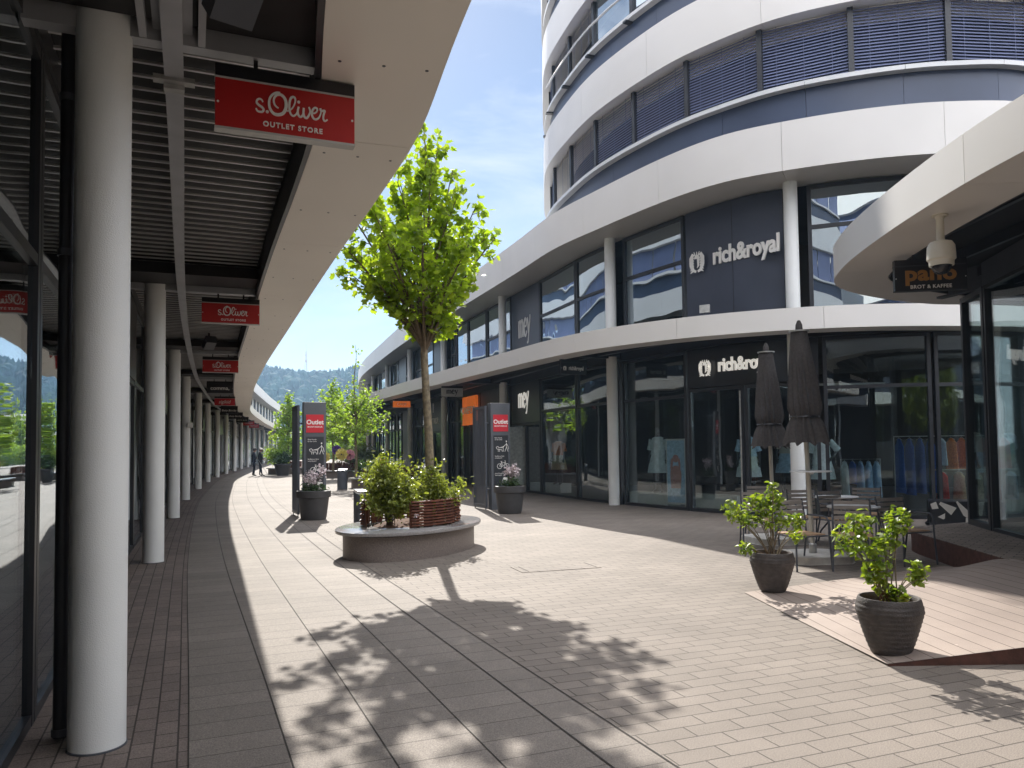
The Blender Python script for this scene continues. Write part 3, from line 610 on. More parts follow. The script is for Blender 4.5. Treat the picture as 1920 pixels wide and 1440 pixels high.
# ------------------------------------------------------------------ hanging signs
def hang_sign(x, y, right, label, face, group, text, w=.82, h=.29, zb=3.515, rods=True):
    X = frame((x, y, zb + h / 2), right); rz = math.atan2(right[1], right[0])
    t_ = thing('hanging_sign', label, 'sign', (0, 0, 0), 0, group)
    mb = MB(); mb.obox(0, 0, -h / 2, h / 2, w, .07); o = mb.build('panel', face, t_, xf=Matrix.Translation((x, y, zb + h / 2)) @ Matrix.Rotation(rz, 4, 'Z'))
    mb = MB(); T_ = Matrix.Translation((x, y, zb + h / 2)) @ Matrix.Rotation(rz, 4, 'Z')
    mb.box(-w / 2 - .003, w / 2 + .003, -.037, .037, -h / 2 - .014, -h / 2); mb.box(-w / 2 - .003, w / 2 + .003, -.037, .037, h / 2, h / 2 + .012)
    mb.build('trim', 'sign_grey' if face != 'black_panel' else 'dark_metal', t_, xf=T_)
    mb = MB(); mb.box(-w / 2, w / 2, -.04, .04, h / 2 + .0125, h / 2 + .085)
    for sx in (-.22 * w, .22 * w): mb.box(sx - .012, sx + .012, -.012, .012, h / 2 + .085, h / 2 + .26)
    mb.build('hanger', 'black_panel', t_, xf=T_)
    mb = MB(); 
    for sx in (-1, 1): mb.lathe([(.007, 0), (.007, .004)], (sx * (w / 2 - .015), 0, 0), 8)
    X1 = X @ Matrix.Translation((0, 0, .0355)); mb.build('fixing', 'sign_white', t_, xf=X1)
    text(t_, X1); return t_
def t_soliver(t_, X): soliver(t_, X @ Matrix.Translation((.02, .012, 0)), .76); text_part('OUTLET STORE', .043, 'sign_white', t_, X @ Matrix.Translation((.035, -.098, 0)), bold=.0012, spacing=1.22)
def t_plain(s, size, m_='sign_white', **k): return lambda t_, X: text_part(s, size, m_, t_, X, **k)
def t_script(s, size): return lambda t_, X: text_part(s, size, 'sign_white', t_, X @ Matrix(((1, .28, 0, 0), (0, 1, 0, 0), (0, 0, 1, 0), (0, 0, 0, 1))), bold=.001, xs=.95)
SG = 'signs hanging under the left arcade ceiling'
specs = [('sign_red', t_soliver, 'large red s.Oliver sign hanging nearest the camera under the left arcade'),
         ('sign_red', t_soliver, 'second red s.Oliver sign along the left arcade, beside the second column'),
         ('sign_red', t_soliver, 'third and smallest red s.Oliver sign, between the second one and the black comma sign'),
         ('black_panel', t_plain('comma,', .17, bold=.002, xs=1.1), 'black hanging sign reading comma, under the left arcade'),
         ('sign_red2', t_script('sigikid', .20), 'bright red hanging sign with white script just beyond the black comma sign'),
         ('black_panel', t_script('Betty Barclay', .14), 'black sign in pale script right beyond the bright red script sign'),
         ('black_panel', t_script('Betty Barclay', .14), 'farther of the two black signs in pale script in the left arcade'),
         ('black_panel', t_plain('BETTY & CO', .11), 'black hanging sign with thin white capitals, far along the left arcade'),
         ('sign_red2', t_plain('OUTLET', .16), 'nearer of the two small far red signs at the end of the left arcade'),
         ('sign_red2', t_plain('OUTLET', .16), 'farther of the two small far red signs at the end of the left arcade'),
         ('sign_grey', t_plain('STORE', .16, 'black_panel'), 'pale grey hanging sign at the far end of the left arcade')]
for (fc, tx, lb), q in zip(specs, COLS[1:]):
    p, t, n = LC.at(q); d = .995 if q < COLS[1] + 1 else 1.04; c = p + n * d
    hang_sign(c[0], c[1], (n[0], n[1]), lb, fc, SG, tx)
# small emergency sign on the fourth column
mb = MB(); mb.obox(0, 0, 2.35, 2.52, .16, .10); o = mb.build('wall_box', 'sign_white', None); p, t, n = LC.at(COLS[4]); o.location = (p[0] + .2, p[1] - .12, 0); o.rotation_euler = (0, 0, .4)
tag(o, 'small white box fixed high on a column of the left arcade', 'junction box')

# ================================================================== right building
RB = thing('shopping_building', 'two storey curved shopping building on the right with white bands and dark shopfronts', 'building')
fascia_panels(LR, 'canopy_edge', RB, 0, LR.L, [(0, B0), (0, T0), (-.05, T0), (-.05, B0 + .05), (-.62, B0 + .05), (-.62, B0)], 'panel_white', 3.0)
NR = 260; A = [tuple(p) for p in LR.offset(-.06).C[::8]]
def nearG(p, d): k = np.argmin((GL.C[:, 0] - p[0]) ** 2 + (GL.C[:, 1] - p[1]) ** 2); return tuple(GL.C[k] + np.array([GL.T[k, 1], -GL.T[k, 0]]) * d)
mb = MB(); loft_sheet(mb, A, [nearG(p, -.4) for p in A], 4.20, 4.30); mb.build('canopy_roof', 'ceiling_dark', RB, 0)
mb = MB(); mb.sweep(LR, 0, LR.L, [(-.622, B0 + .002), (-.622, 4.195), (-.65, 4.195), (-.65, B0 + .002)], .4); mb.build('soffit_upstand', 'dark_metal', RB)
fascia_panels(UF, 'upper_fascia', RB, 0, UF.L, [(0, 7.25), (0, 8.28), (-.06, 8.28), (-.06, 7.31), (-1.22, 7.31), (-1.22, 7.25)], 'panel_white', 3.05)
mb = MB(); A2 = [tuple(p) for p in UF.offset(-.07).C[::10]]; mb.prism(A2 + [(28, 30), (28, 110)], 8.08, 8.2); mb.build('roof', 'beam', RB, 0)
mb = MB(); A2 = [tuple(p) for p in UF.offset(-1.3).C[::10]]; mb.prism(A2 + [(28, 30), (28, 110)], 4.32, 4.42); mb.prism(A2 + [(28, 30), (28, 110)], 7.4, 7.45); mb.build('floor_slab', 'interior', RB, 0)
RC = [97.5, 91.36, 82.75, 74.3, 66.42, 57.8, 49.6, 41.4, 33.2, 25, 16.8, 103.6]
colm2 = None; colm3 = None
for q in RC:
    p, t, n = CR.at(cs(q))
    for k, (z0, z1) in enumerate(((0, 4.0), (4.42, 7.25))):
        src = colm2 if k == 0 else colm3
        if src is None:
            mb = MB(); mb.lathe([(.148, z0), (.148, z1)], (0, 0, 0), 36); src = mb.build('column', 'column_white', RB)
            if k == 0: colm2 = src
            else: colm3 = src
            src.location = (p[0], p[1], 0)
        else:
            c = src.copy(); COL.objects.link(c); c.parent = RB; c.location = (p[0], p[1], 0)
    pe = LR.C[np.argmin((LR.C[:, 0] - p[0] - n[0] * 2) ** 2 + (LR.C[:, 1] - p[1] - n[1] * 2) ** 2)]; v = pe - p; d = np.linalg.norm(v)
    if d > 1.0:
        b = p + v * (d - .64) / d; mb = MB(); mb.beam((p[0] - n[0] * .25, p[1] - n[1] * .25, 4.04), (b[0], b[1], 4.04), .10, .17); mb.build('beam', 'dark_metal', RB)
mb = MB(); mb.sweep(CR, 5, cs(97), [(.35, 4.0), (.5, 4.0), (.5, 4.1), (.35, 4.1)], .6); mb.sweep(GL, 0, GL.L, [(-.045, 3.9), (.05, 3.9), (.05, 4.2), (-.045, 4.2)], .6); mb.build('head_panel', 'dark_metal', RB)
def panel(cv, s0, s1, z0, z1, m_, name='wall_panel', off=.03, parent=None):
    mb = MB(); mb.sweep(cv, s0, s1, [(off - .04, z0), (off, z0), (off, z1), (off - .04, z1)], .4); return mb.build(name, m_, parent if parent is not None else RB)
# upper storey, stations along the facade
def UW(a, b, tr=(5.9,), mull=()): window(GL, gs(a), gs(b), 4.44, 7.22, RB, tr, .085, 'glass_upper', 'dark_metal', .10, mull=[gs(x) for x in mull])
UW(97.85, 101.6, (6.25,)); UW(101.7, 105.4, (6.25,)); 
panel(GL, gs(94.12), gs(97.3), 4.44, 7.22, 'slate_panel'); panel(GL, gs(95.7), gs(95.71), 4.44, 7.22, 'black_panel', 'panel_joint', .032)
UW(91.6, 94.05, (6.05,)); UW(88.85, 91.1, (5.95,)); UW(85.8, 88.8, (5.95,)); panel(GL, gs(83.0), gs(85.72), 4.44, 7.22, 'slate_panel'); UW(82.05, 82.95); UW(80.1, 81.95); UW(77.45, 80.0, ()); UW(75.6, 77.4, ()); UW(74.7, 75.5)
panel(GL, gs(71.3), gs(73.9), 4.44, 7.22, 'slate_panel'); UW(69.4, 71.2); UW(66.8, 69.3); panel(GL, gs(61.0), gs(63.6), 4.44, 7.22, 'slate_panel'); UW(63.7, 66.0); UW(58.3, 60.9); panel(GL, gs(55.4), gs(57.5), 4.44, 7.22, 'slate_panel')
for a in (49.9, 41.7, 33.5, 25.3): UW(a, a + 2.6); UW(a + 2.7, a + 5.4)
panel(GL, gs(18), gs(24), 4.44, 7.22, 'slate_panel')
panel(GL, gs(0), GL.L, 4.3, 4.435, 'dark_metal', 'sill', .06)
# ground storey
def GW(a, b, tr=(2.75,), mull=(), z0=0.0, z1=3.88, name='window'): window(GL, gs(a), gs(b), z0, z1, RB, tr, .075, 'glass', 'dark_metal', .10, mull=[gs(x) for x in mull], name=name)
GW(98.1, 100.6); GW(100.68, 103.4); GW(103.5, 107)
panel(GL, gs(94.1), gs(98.0), 2.95, 3.88, 'black_panel', 'sign_panel', .05)
GW(94.1, 95.95, (), z1=2.93, name='shop_door'); GW(96.0, 98.0, (), z1=2.93, name='shop_door')
mb = MB(); p, t, n = GL.at(gs(95.9)); mb.tube([(p[0] + n[0] * .12, p[1] + n[1] * .12, .15), (p[0] + n[0] * .12, p[1] + n[1] * .12, 2.8)], .018, 8); mb.build('door_handle', 'galv', RB)
GW(91.5, 94.03); GW(88.8, 91.35); GW(85.8, 88.74)
panel(GL, gs(82.95), gs(85.72), 2.45, 3.88, 'black_panel', 'sign_panel', .05); GW(82.95, 84.3, (), z1=2.43, name='shop_door'); GW(84.35, 85.72, (), z1=2.43, name='shop_door')
mb = MB(); p, t, n = GL.at(gs(84.3)); mb.obox(p[0] + n[0] * .35, p[1] + n[1] * .35, .05, 2.3, .05, .6, (t[0], t[1])); mb.build('door_leaf', 'galv', RB)
panel(GL, gs(79.2), gs(82.6), 0, 3.88, 'anthracite', 'wall_panel', .05); panel(GL, gs(77.2), gs(79.1), 0, 2.5, 'black_panel', 'wall_panel', .10); panel(GL, gs(77.2), gs(79.1), 2.52, 3.88, 'black_panel', 'wall_panel', .05)
for a in (77.2, 78.1, 79.1): mb = MB(); GL.box(mb, gs(a), 0, 2.7, .09, .10, .17); mb.build('mullion', 'anthracite', RB)
GW(74.6, 75.8); GW(75.85, 77.1)
panel(GL, gs(69.6), gs(72.9), 2.45, 3.88, 'slate_panel', 'sign_panel', .05); GW(69.6, 71.2, (), z1=2.43, name='shop_door'); GW(71.25, 72.9, (), z1=2.43, name='shop_door'); GW(72.95, 74.1); GW(66.8, 68.2); GW(68.25, 69.5)
panel(GL, gs(62.4), gs(65.6), 0, 3.88, 'slate_panel', 'wall_panel', .05)
for a in np.arange(17, 62, 1.36): GW(a, a + 1.32)
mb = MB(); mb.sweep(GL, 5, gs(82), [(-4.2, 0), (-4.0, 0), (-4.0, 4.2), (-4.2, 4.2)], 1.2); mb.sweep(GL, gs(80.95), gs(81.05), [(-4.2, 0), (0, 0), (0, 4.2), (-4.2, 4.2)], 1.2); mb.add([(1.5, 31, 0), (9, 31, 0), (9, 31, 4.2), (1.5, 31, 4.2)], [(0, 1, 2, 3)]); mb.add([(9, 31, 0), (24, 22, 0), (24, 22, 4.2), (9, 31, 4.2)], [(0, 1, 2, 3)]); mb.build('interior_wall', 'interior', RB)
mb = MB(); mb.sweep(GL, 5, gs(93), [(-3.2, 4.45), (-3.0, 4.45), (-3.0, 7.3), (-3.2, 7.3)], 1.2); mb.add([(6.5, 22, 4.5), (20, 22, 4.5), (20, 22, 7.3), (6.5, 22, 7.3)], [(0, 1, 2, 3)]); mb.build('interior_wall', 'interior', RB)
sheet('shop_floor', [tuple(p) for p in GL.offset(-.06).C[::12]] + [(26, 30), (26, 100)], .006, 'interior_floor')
# lettering panels on the facade
def wall_sign(q, z, label, cat, fn, off=.055, group=None):
    t_ = thing('shop_sign', label, 'sign', (0, 0, 0), 0, group); p, t, n = GL.at(gs(q)); fn(t_, frame((p[0] + n[0] * off, p[1] + n[1] * off, z), (t[0], t[1]))); return t_
def rr(sz, dx=0, mm='sign_white'):
    def f(t_, X): crest(t_, X @ Matrix.Translation((-1.17 * sz / .42 + dx, -.02, 0)), sz * 1.25, mm); text_part('rich&royal', sz * 1.42, mm, t_, X @ Matrix.Translation((.24 * sz / .42 + dx, 0, 0)), bold=sz * .045, xs=.76, spacing=.98, ext=.02)
    return f
wall_sign(95.72, 5.98, 'white rich&royal lettering with a crest on the dark upper wall panel', 'sign', rr(.385, .10), .032)
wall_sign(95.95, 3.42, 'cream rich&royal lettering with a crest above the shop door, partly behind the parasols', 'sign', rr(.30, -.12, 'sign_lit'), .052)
wall_sign(84.35, 5.78, 'white mey lettering on the grey upper wall panel', 'sign', lambda t_, X: mey(t_, X, .62, .72, 'sign_white'), .032)
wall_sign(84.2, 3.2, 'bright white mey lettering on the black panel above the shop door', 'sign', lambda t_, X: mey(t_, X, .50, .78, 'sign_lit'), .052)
def tomt(t_, X): text_part('TOM TAILOR', .42, 'sign_white', t_, X, bold=.008, xs=.85); mb = MB(); strokes(mb, [[(0, .75, .16), (0, .45, .10)], [(0, .84, .22)]], .01); mb.build('emblem', 'sign_white', t_, 0, xf=X)
wall_sign(71.2, 2.95, 'white TOM TAILOR lettering with a small emblem on the dark panel behind the tree trunk', 'sign', tomt, .055)
wall_sign(72.5, 4.9, 'faint grey lettering low on the upper wall panel behind the tree', 'sign', lambda t_, X: text_part('hgroup', .5, 'sign_grey', t_, X), .032)
wall_sign(62.3, 4.9, 'faint grey lettering low on the farther upper wall panel', 'sign', lambda t_, X: text_part('hgroup', .5, 'sign_grey', t_, X), .032)
def orange(t_, X):
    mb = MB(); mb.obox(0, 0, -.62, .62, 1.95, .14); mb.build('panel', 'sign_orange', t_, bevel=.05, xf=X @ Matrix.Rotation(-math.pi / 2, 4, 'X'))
    text_part('CAMEPIDO', .42, 'sign_white', t_, X @ Matrix.Translation((-.05, 0, .072)), bold=.012, xs=.9)
wall_sign(78.1, 3.18, 'large orange illuminated shop sign above a black door on the right facade', 'sign', orange, .18)
SR = 'signs hanging under the right canopy'
def rrh(t_, X): crest(t_, X @ Matrix.Translation((-.29, 0, 0)), .11); text_part('rich&royal', .15, 'sign_white', t_, X @ Matrix.Translation((.07, 0, 0)), bold=.003, xs=.75)
for q, off_, fc, tx, lb in [(91.2, 1.45, 'black_panel', rrh, 'black rich&royal sign hanging under the right canopy'), (82.1, 2.1, 'sign_grey', lambda t_, X: mey(t_, X, .14, 1.2, 'black_panel'), 'pale grey mey sign hanging under the right canopy'),
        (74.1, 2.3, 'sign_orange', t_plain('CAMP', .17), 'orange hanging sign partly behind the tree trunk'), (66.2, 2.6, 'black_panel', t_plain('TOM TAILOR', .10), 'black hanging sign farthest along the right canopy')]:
    p, t, n = GL.at(gs(q)); c = p + n * off_; hang_sign(c[0], c[1], (-n[0], -n[1]) if n[0] > 0 else (-n[0], -n[1]), lb, fc, SR, tx)
# floodlights standing on the canopy edge
for q, lb in ((LR.near(4.1, 16.4), 'small grey floodlight on the white canopy edge below the dark rich&royal panel'), (LR.near(-3.6, 30), 'tiny floodlight on the canopy edge below the upper windows')):
    p, t, n = LR.at(q); t_ = thing('floodlight', lb, 'floodlight', (p[0] - n[0] * .12, p[1] - n[1] * .12, T0), math.atan2(t[1], t[0]), 'floodlights on the canopy edge')
    mb = MB(); mb.box(-.11, .11, -.03, .03, .07, .24); mb.build('lamp_head', 'galv', t_, bevel=.008); mb = MB(); mb.box(-.02, .02, -.02, .02, 0, .08); mb.build('bracket', 'anthracite', t_)

# ================================================================== round office tower above
TP = [(1.28, 27), (1.25, 24.4), (1.72, 22.2), (2.42, 20.1), (3.62, 17.9), (4.65, 16.65), (5.75, 15.75), (7.2, 15.12), (8.7, 14.82), (10.4, 14.95), (13, 16.2), (16, 20.5), (17.5, 26), (16, 33), (11.5, 38), (6.5, 38), (3, 34.5), (1.6, 30.5)]
TC = Curve(TP + [TP[0], TP[1]]); TC = Curve(TC.C[:40 * len(TP) + 1], raw=True)
TW = thing('office_tower', 'round white office tower with bands of dark blue venetian blinds above the shops', 'building')
def ring(name, z0, z1, o0, o1, m_, plen=None, s0=0, s1=None):
    s1 = TC.L if s1 is None else s1; mb = MB(); q = s0; plen = plen or 200
    while q < s1 - .05: e = min(q + plen, s1); mb.sweep(TC, q, e - (.007 if plen < 100 else 0), [(o0, z0), (o1, z0), (o1, z1), (o0, z1)], .3); q = e
    return mb.build(name, m_, TW)
TI = TC.offset(-.28)
for k in range(3):
    zb = 8.28 + 3.3 * k
    if k: ring('white_band', zb - 1.12, zb, -.3, .05, 'panel_white', 3.05)
    ring('spandrel', zb - .05, zb + .66, -.45, -.16, 'bluegrey_metal', 1.86)
    ring('sill_rail', zb + .66, zb + .75, -.3, .02, 'rail_white', 1.86)
    mb = MB(); mb.sweep(TC, 0, TC.L, [(-1.0, zb + .66), (-.9, zb + .66), (-.9, zb + 2.2), (-1.0, zb + 2.2)], .8); mb.build('glazing', 'slate_panel', TW)
    q = .9; i = 0
    while q < 25.2:
        a = TC.at(q)[0]; b = TC.at(q + 1.86)[0]; n = TC.at(q + .93)[2]; z0 = zb + .76; z1 = zb + 2.17
        mb = MB(); p = TC.at(q)[0] - TC.at(q)[2] * .2; mb.obox(p[0], p[1], z0, z1, .11, .10, tuple(TC.at(q)[1])); mb.build('mullion', 'dark_metal', TW)
        a = a - n * .22; b = b - n * .22; d = (b - a) / np.linalg.norm(b - a); a = a + d * .07; b = b - d * .07
        if not (k == 1 and i in (3, 4)):
            mb = MB(); z = z0 + .02
            while z < z1 - .03:
                mb.add([(a[0] - n[0] * .02, a[1] - n[1] * .02, z + .052), (b[0] - n[0] * .02, b[1] - n[1] * .02, z + .052), (b[0] + n[0] * .02, b[1] + n[1] * .02, z), (a[0] + n[0] * .02, a[1] + n[1] * .02, z)], [(0, 1, 2, 3)]); z += .066
            for f in (.18, .5, .82): c = a + (b - a) * f + n * .03; mb.obox(c[0], c[1], z0, z1, .006, .004, tuple(d))
            mb.build('blind', 'blind', TW, 0, recalc=False)
        else:
            mb = MB(); mb.add([(a[0], a[1], z0), (b[0], b[1], z0), (b[0], b[1], z1), (a[0], a[1], z1)], [(0, 1, 2, 3)]); mb.build('pane', 'glass_upper', TW, 0, recalc=False)
        if k == 1 and q < 12:
            mb = MB(); c = TC.at(q)[0]; nn = TC.at(q)[2]; mb.obox(c[0] - nn[0] * .06, c[1] - nn[1] * .06, zb + .615, zb + .66, .14, .24, tuple(TC.at(q)[1])); mb.build('rail_bracket', 'dark_metal', TW)
        q += 1.86; i += 1
mb = MB(); mb.tube([(*(TC.at(q)[0] + TC.at(q)[2] * .12), 11.58 + 1.25) for q in np.arange(3.2, 11, .9)], .03, 8); mb.build('guard_rail', 'rail_white', TW)
ring('white_band', 8.28 + 9.9 - 1.22, 8.28 + 9.9, -.3, .05, 'panel_white', 3.05)
for k in range(1, 4): ring('white_band_back', 8.2 + 3.3 * k - 1.1, 8.2 + 3.3 * k - 1.0, -.9, -.31, 'soffit')
mb = MB(); mb.prism([tuple(p) for p in TC.offset(-.35).C[:-1:10]], 17.9, 18.05); mb.prism([tuple(p) for p in TC.offset(-1.05).C[:-1:10]], 8.25, 8.35); mb.build('roof', 'beam', TW, 0)

# ================================================================== bakery pavilion on the right
PV = thing('pavilion', 'low glass pavilion at the right edge under a rounded white canopy nose', 'building')
PC = Curve([(14, 12.0), (10.5, 12.7), (7.9, 12.95), (6.75, 12.75), (5.45, 11.95), (4.72, 11.15), (4.40, 10.2), (4.22, 9.1), (4.1, 7.7), (4.08, 6.4), (4.22, 5), (4.65, 3), (5.5, 1), (6.8, -1.2)])
fascia_panels(PC, 'canopy_edge', PV, 0, PC.L, [(0, B0), (0, T0), (-.05, T0), (-.05, B0 + .05), (-.70, B0 + .05), (-.70, B0)], 'panel_white', 3.6)
mb = MB(); mb.prism([tuple(p) for p in PC.offset(-.06).C[::10]] + [(16, -2), (16, 11)], 4.22, 4.32); mb.build('roof', 'ceiling_dark', PV, 0)
mb = MB(); mb.sweep(PC, 0, PC.L, [(-.702, B0 + .002), (-.702, 4.215), (-.73, 4.215), (-.73, B0 + .002)], .4); mb.build('soffit_upstand', 'dark_metal', PV)
mb = MB()
for x in np.arange(5.2, 9, .9): mb.beam((x, 3, 4.12), (x, 12, 4.12), .06, .14)
mb.build('ceiling_beams', 'black_panel', PV)
GB = Curve([(12, 13.2), (7.55, 12.75), (7.22, 12.25), (6.97, 11.25), (6.75, 10.2), (6.5, 9.0), (6.35, 7.5), (6.3, 5)], 20)
GBr = Curve([(7.20, 12.2), (6.95, 11.22)], raw=True)
window(GBr, 0, GBr.L, .30, 3.86, PV, (), .085, 'glass', dep=.12)
GBs = Curve([(6.95, 11.20), (6.62, 9.6), (6.40, 8.0), (6.3, 6.4)], raw=True)
for a, b in ((0, 1.95), (1.97, 3.5), (3.52, GBs.L)): window(GBs, a, b, .30, 3.86, PV, (), .05, 'glass', dep=.11)
GBb = Curve([(12, 13.4), (7.22, 12.22)], raw=True); window(GBb, 0, GBb.L, .30, 3.86, PV, (), .07, 'glass', dep=.10)
mb = MB(); mb.box(8.3, 8.5, 2, 12.4, .3, 4.1); mb.build('interior_wall', 'black_panel', PV)
mb = MB(); mb.obox(6.98, 11.65, 3.865, 4.22, .12, 1.2, (.97, .24)); mb.sweep(GBs, 0, GBs.L, [(-.06, 3.865), (.06, 3.865), (.06, 4.2), (-.06, 4.2)]); mb.build('head_panel', 'anthracite', PV)
t_ = hang_sign(5.15, 9.42, (.985, -.17), 'black pano bakery sign with golden letters hanging behind the white dome camera', 'black_panel', 'signs under the pavilion canopy',
    lambda t_, X: (text_part('pano', .25, 'sign_gold', t_, X @ Matrix.Translation((0, .05, 0)), bold=.009, spacing=1.05, xs=1.15), text_part('BROT & KAFFEE', .062, 'sign_white', t_, X @ Matrix.Translation((0, -.11, 0)), bold=.001, spacing=1.1)), zb=3.46)
t_ = thing('surveillance_camera', 'cream dome surveillance camera hanging from the rounded canopy at the right', 'camera', (4.38, 7.78, 3.9))
mb = MB(); mb.lathe([(.075, 0), (.075, -.012), (.045, -.02), (.037, -.05), (.037, -.25), (.05, -.27)], n=24); mb.build('bracket', 'cctv', t_)
mb = MB(); mb.lathe([(.05, -.262), (.105, -.28), (.128, -.32), (.134, -.40), (.134, -.455), (.118, -.47), (.114, -.52)], n=36); mb.build('housing', 'cctv', t_)
mb = MB(); mb.lathe([(.095, -.515), (.092, -.54), (.075, -.575), (.045, -.60), (.005, -.61)], n=30); mb.build('lens_dome', 'dome_glass', t_)
# raised terrace with rusty steel edge and the timber ramp up to it
TE = [(7.6, 12.6), (6.6, 12.15), (6.0, 11.7), (5.78, 11.2), (5.66, 10.4), (5.53, 9.4), (5.42, 8.6), (5.30, 7.6), (5.25, 6), (5.3, 3), (9, 3), (9, 12.6)]
TEc = Curve(TE[:10], 12); mb = MB(); mb.prism([tuple(p) for p in TEc.C] + TE[10:], .292, .30); o = mb.build('terrace', 'terrace_pave', None, 0); tag(o, kind='structure')
mb = MB(); mb.prism([tuple(p) for p in TEc.offset(.0 - .004).C] + TE[10:], -.01, .291); o = mb.build('terrace_riser', 'rust_steel', None, 0); tag(o, kind='structure')
# ramp: level with the paving at its left edge, rising to the terrace
def rampz(x, y):
    d = (x - 2.47) * .466 - (y - 8.38) * .885; f = max(0, min(1, d / 1.35)); return .008 + max(0, .105 * (x - 2.58)) * f * f * (3 - 2 * f)
NX, NY = 28, 28; L0, L1, R1, R0 = (2.47, 8.38), (2.66, 5.60), (5.34, 5.62), (5.52, 9.98); top = []
for j in range(NY + 1):
    for i in range(NX + 1):
        u, v = i / NX, j / NY; x = (L0[0] * (1 - v) + L1[0] * v) * (1 - u) + (R0[0] * (1 - v) + R1[0] * v) * u; y = (L0[1] * (1 - v) + L1[1] * v) * (1 - u) + (R0[1] * (1 - v) + R1[1] * v) * u; top.append((x, y, rampz(x, y)))
mb = MB(); mb.add(top, [(j * (NX + 1) + i, j * (NX + 1) + i + 1, (j + 1) * (NX + 1) + i + 1, (j + 1) * (NX + 1) + i) for j in range(NY) for i in range(NX)]); o = mb.build('timber_ramp', 'deckboards', None, 0, recalc=False); tag(o, kind='structure')
mb = MB(); fr = top[-(NX + 1):]; mb.add([(x, y - .002, z - .003) for x, y, z in fr] + [(x, y - .002, -.01) for x, y, z in fr], [(i, i + 1, NX + 2 + i, NX + 1 + i) for i in range(NX)]); o = mb.build('ramp_edge', 'rust_steel', None, 0, recalc=False); tag(o, kind='structure')
# ================================================================== planter benches
def planter_bench(label, x, y, rz, a=.95, b=1.5, h=.42, gap=True):
    T = thing('planter_bench', label, 'bench', (x, y, 0), rz, 'oval stone planter benches along the mall')
    mb = MB(); mb.lathe([(1, 0), (1, h - .075), (.97, h - .06)], n=72, sx=a - .11, sy=b - .11); mb.build('base', 'granite_side', T)
    mb = MB(); n = 72; pr = [(1.0, h - .05), (1.006, h - .025), (1.0, h)]
    mb.lathe([(.05, h - .058), (1 - .0, h - .052), (1.006, h - .03), (1.004, h - .006), (.995, h), (.05, h + .002)], n=n, sx=a, sy=b); mb.build('seat', 'granite', T)
    mb = MB(); mb.lathe([(.9, h + .004), (.6, h + .05), (.05, h + .06)], n=40, sx=a * .58, sy=b * .58, caps=False); mb.build('soil', 'soil', T)
    # slatted back: stacked curved slats on flat brackets, in sections with gaps
    ra, rb = a * .70, b * .62
    secs = [(-50, 8), (12, 66), (70, 124), (128, 182), (186, 232)] if gap else [(-60, -2), (2, 58), (62, 118), (122, 178), (182, 238), (242, 296)]
    for i, (d0, d1) in enumerate(secs):
        mb = MB()
        for k in range(9):
            z = h + .03 + k * .043; fl = .012 * abs(k - 4) / 4; m_ = 12; vs = []
            for j in range(m_ + 1):
                t = R(d0 + (d1 - d0) * j / m_); c, s_ = math.cos(t), math.sin(t)
                for dr, dz in ((-.022, 0), (.022 + (.014 if k % 2 else 0), 0), (.022 + (.014 if k % 2 else 0), .021), (-.022, .021)): vs.append(((ra + dr + fl) * c, (rb + dr + fl) * s_, z + dz))
            fs = [(j * 4 + q_, j * 4 + (q_ + 1) % 4, j * 4 + 4 + (q_ + 1) % 4, j * 4 + 4 + q_) for j in range(m_) for q_ in range(4)] + [(0, 1, 2, 3), tuple(m_ * 4 + q_ for q_ in range(4))]; mb.add(vs, fs)
        mb.mi = 0
        for f in (.07, .36, .64, .93):
            t = R(d0 + (d1 - d0) * f); mb.obox((ra - .035) * math.cos(t), (rb - .035) * math.sin(t), h + .003, h + .40, .15, .018, (-math.sin(t), math.cos(t)))
        mb.build('slatted_back', 'rust_wood', T, .5)
    return T
planter_bench('nearest oval stone planter bench with the tall tree and slatted rust brown backrest', -1.60, 12.25, R(-24))
planter_bench('second oval planter bench behind the round litter bin, carrying peonies and a young tree', -5.2, 32.6, R(-30), 1.35, 2.0, gap=False)
planter_bench('oval planter bench farther back with the giant paper flowers', -9.6, 44.5, R(-30), 1.6, 2.2, gap=False)
planter_bench('far planter bench behind the two people and the dark potted tree', -14.0, 51.5, R(-60), 1.4, 2.3, gap=False)

# shrubs growing in the nearest planter
def shrub(label, x, y, z, R0, H, n, seed, leafm='leaf_shrub', sz=.055, cat='shrub', name='leafy_shrub', grp=None, sy=1, ns=46, spread=.055):
    T = thing(name, label, cat, (x, y, z), 0, grp); rg = np.random.default_rng(seed); st = []
    for i in range(ns):
        a = rg.random() * 6.283; r = R0 * math.sqrt(rg.random()); hh = H * (.45 + .6 * rg.random()) * (1 - .35 * (r / R0) ** 2); st.append((r * math.cos(a), r * math.sin(a) * sy, hh))
    bushel(T, st, n, sz, SH_OVAL, leafm, .007, spread=spread, seed=seed, lo=.4); return T
shrub('large leafy shrub spilling over the left front of the nearest planter', -1.86, 11.72, .45, .50, 1.08, 4600, 21, sz=.068)
shrub('leafy shrub filling the right side of the nearest planter behind the backrest', -1.20, 12.45, .45, .50, .90, 3800, 22, sz=.068)
T = thing('flower', 'small white flower between the brown slats at the front of the nearest planter', 'flower', (-1.42, 11.2, .44)); mb = MB()
mb.tube([(0, 0, 0), (.01, 0, .18)], .004, 5); mb.build('stem', 'twig', T); leaves(np.array([[.01, 0, .19]] * 14) + RNG.normal(size=(14, 3)) * .01, .035, SH_BROAD, 'petals', 'petal_white', T)

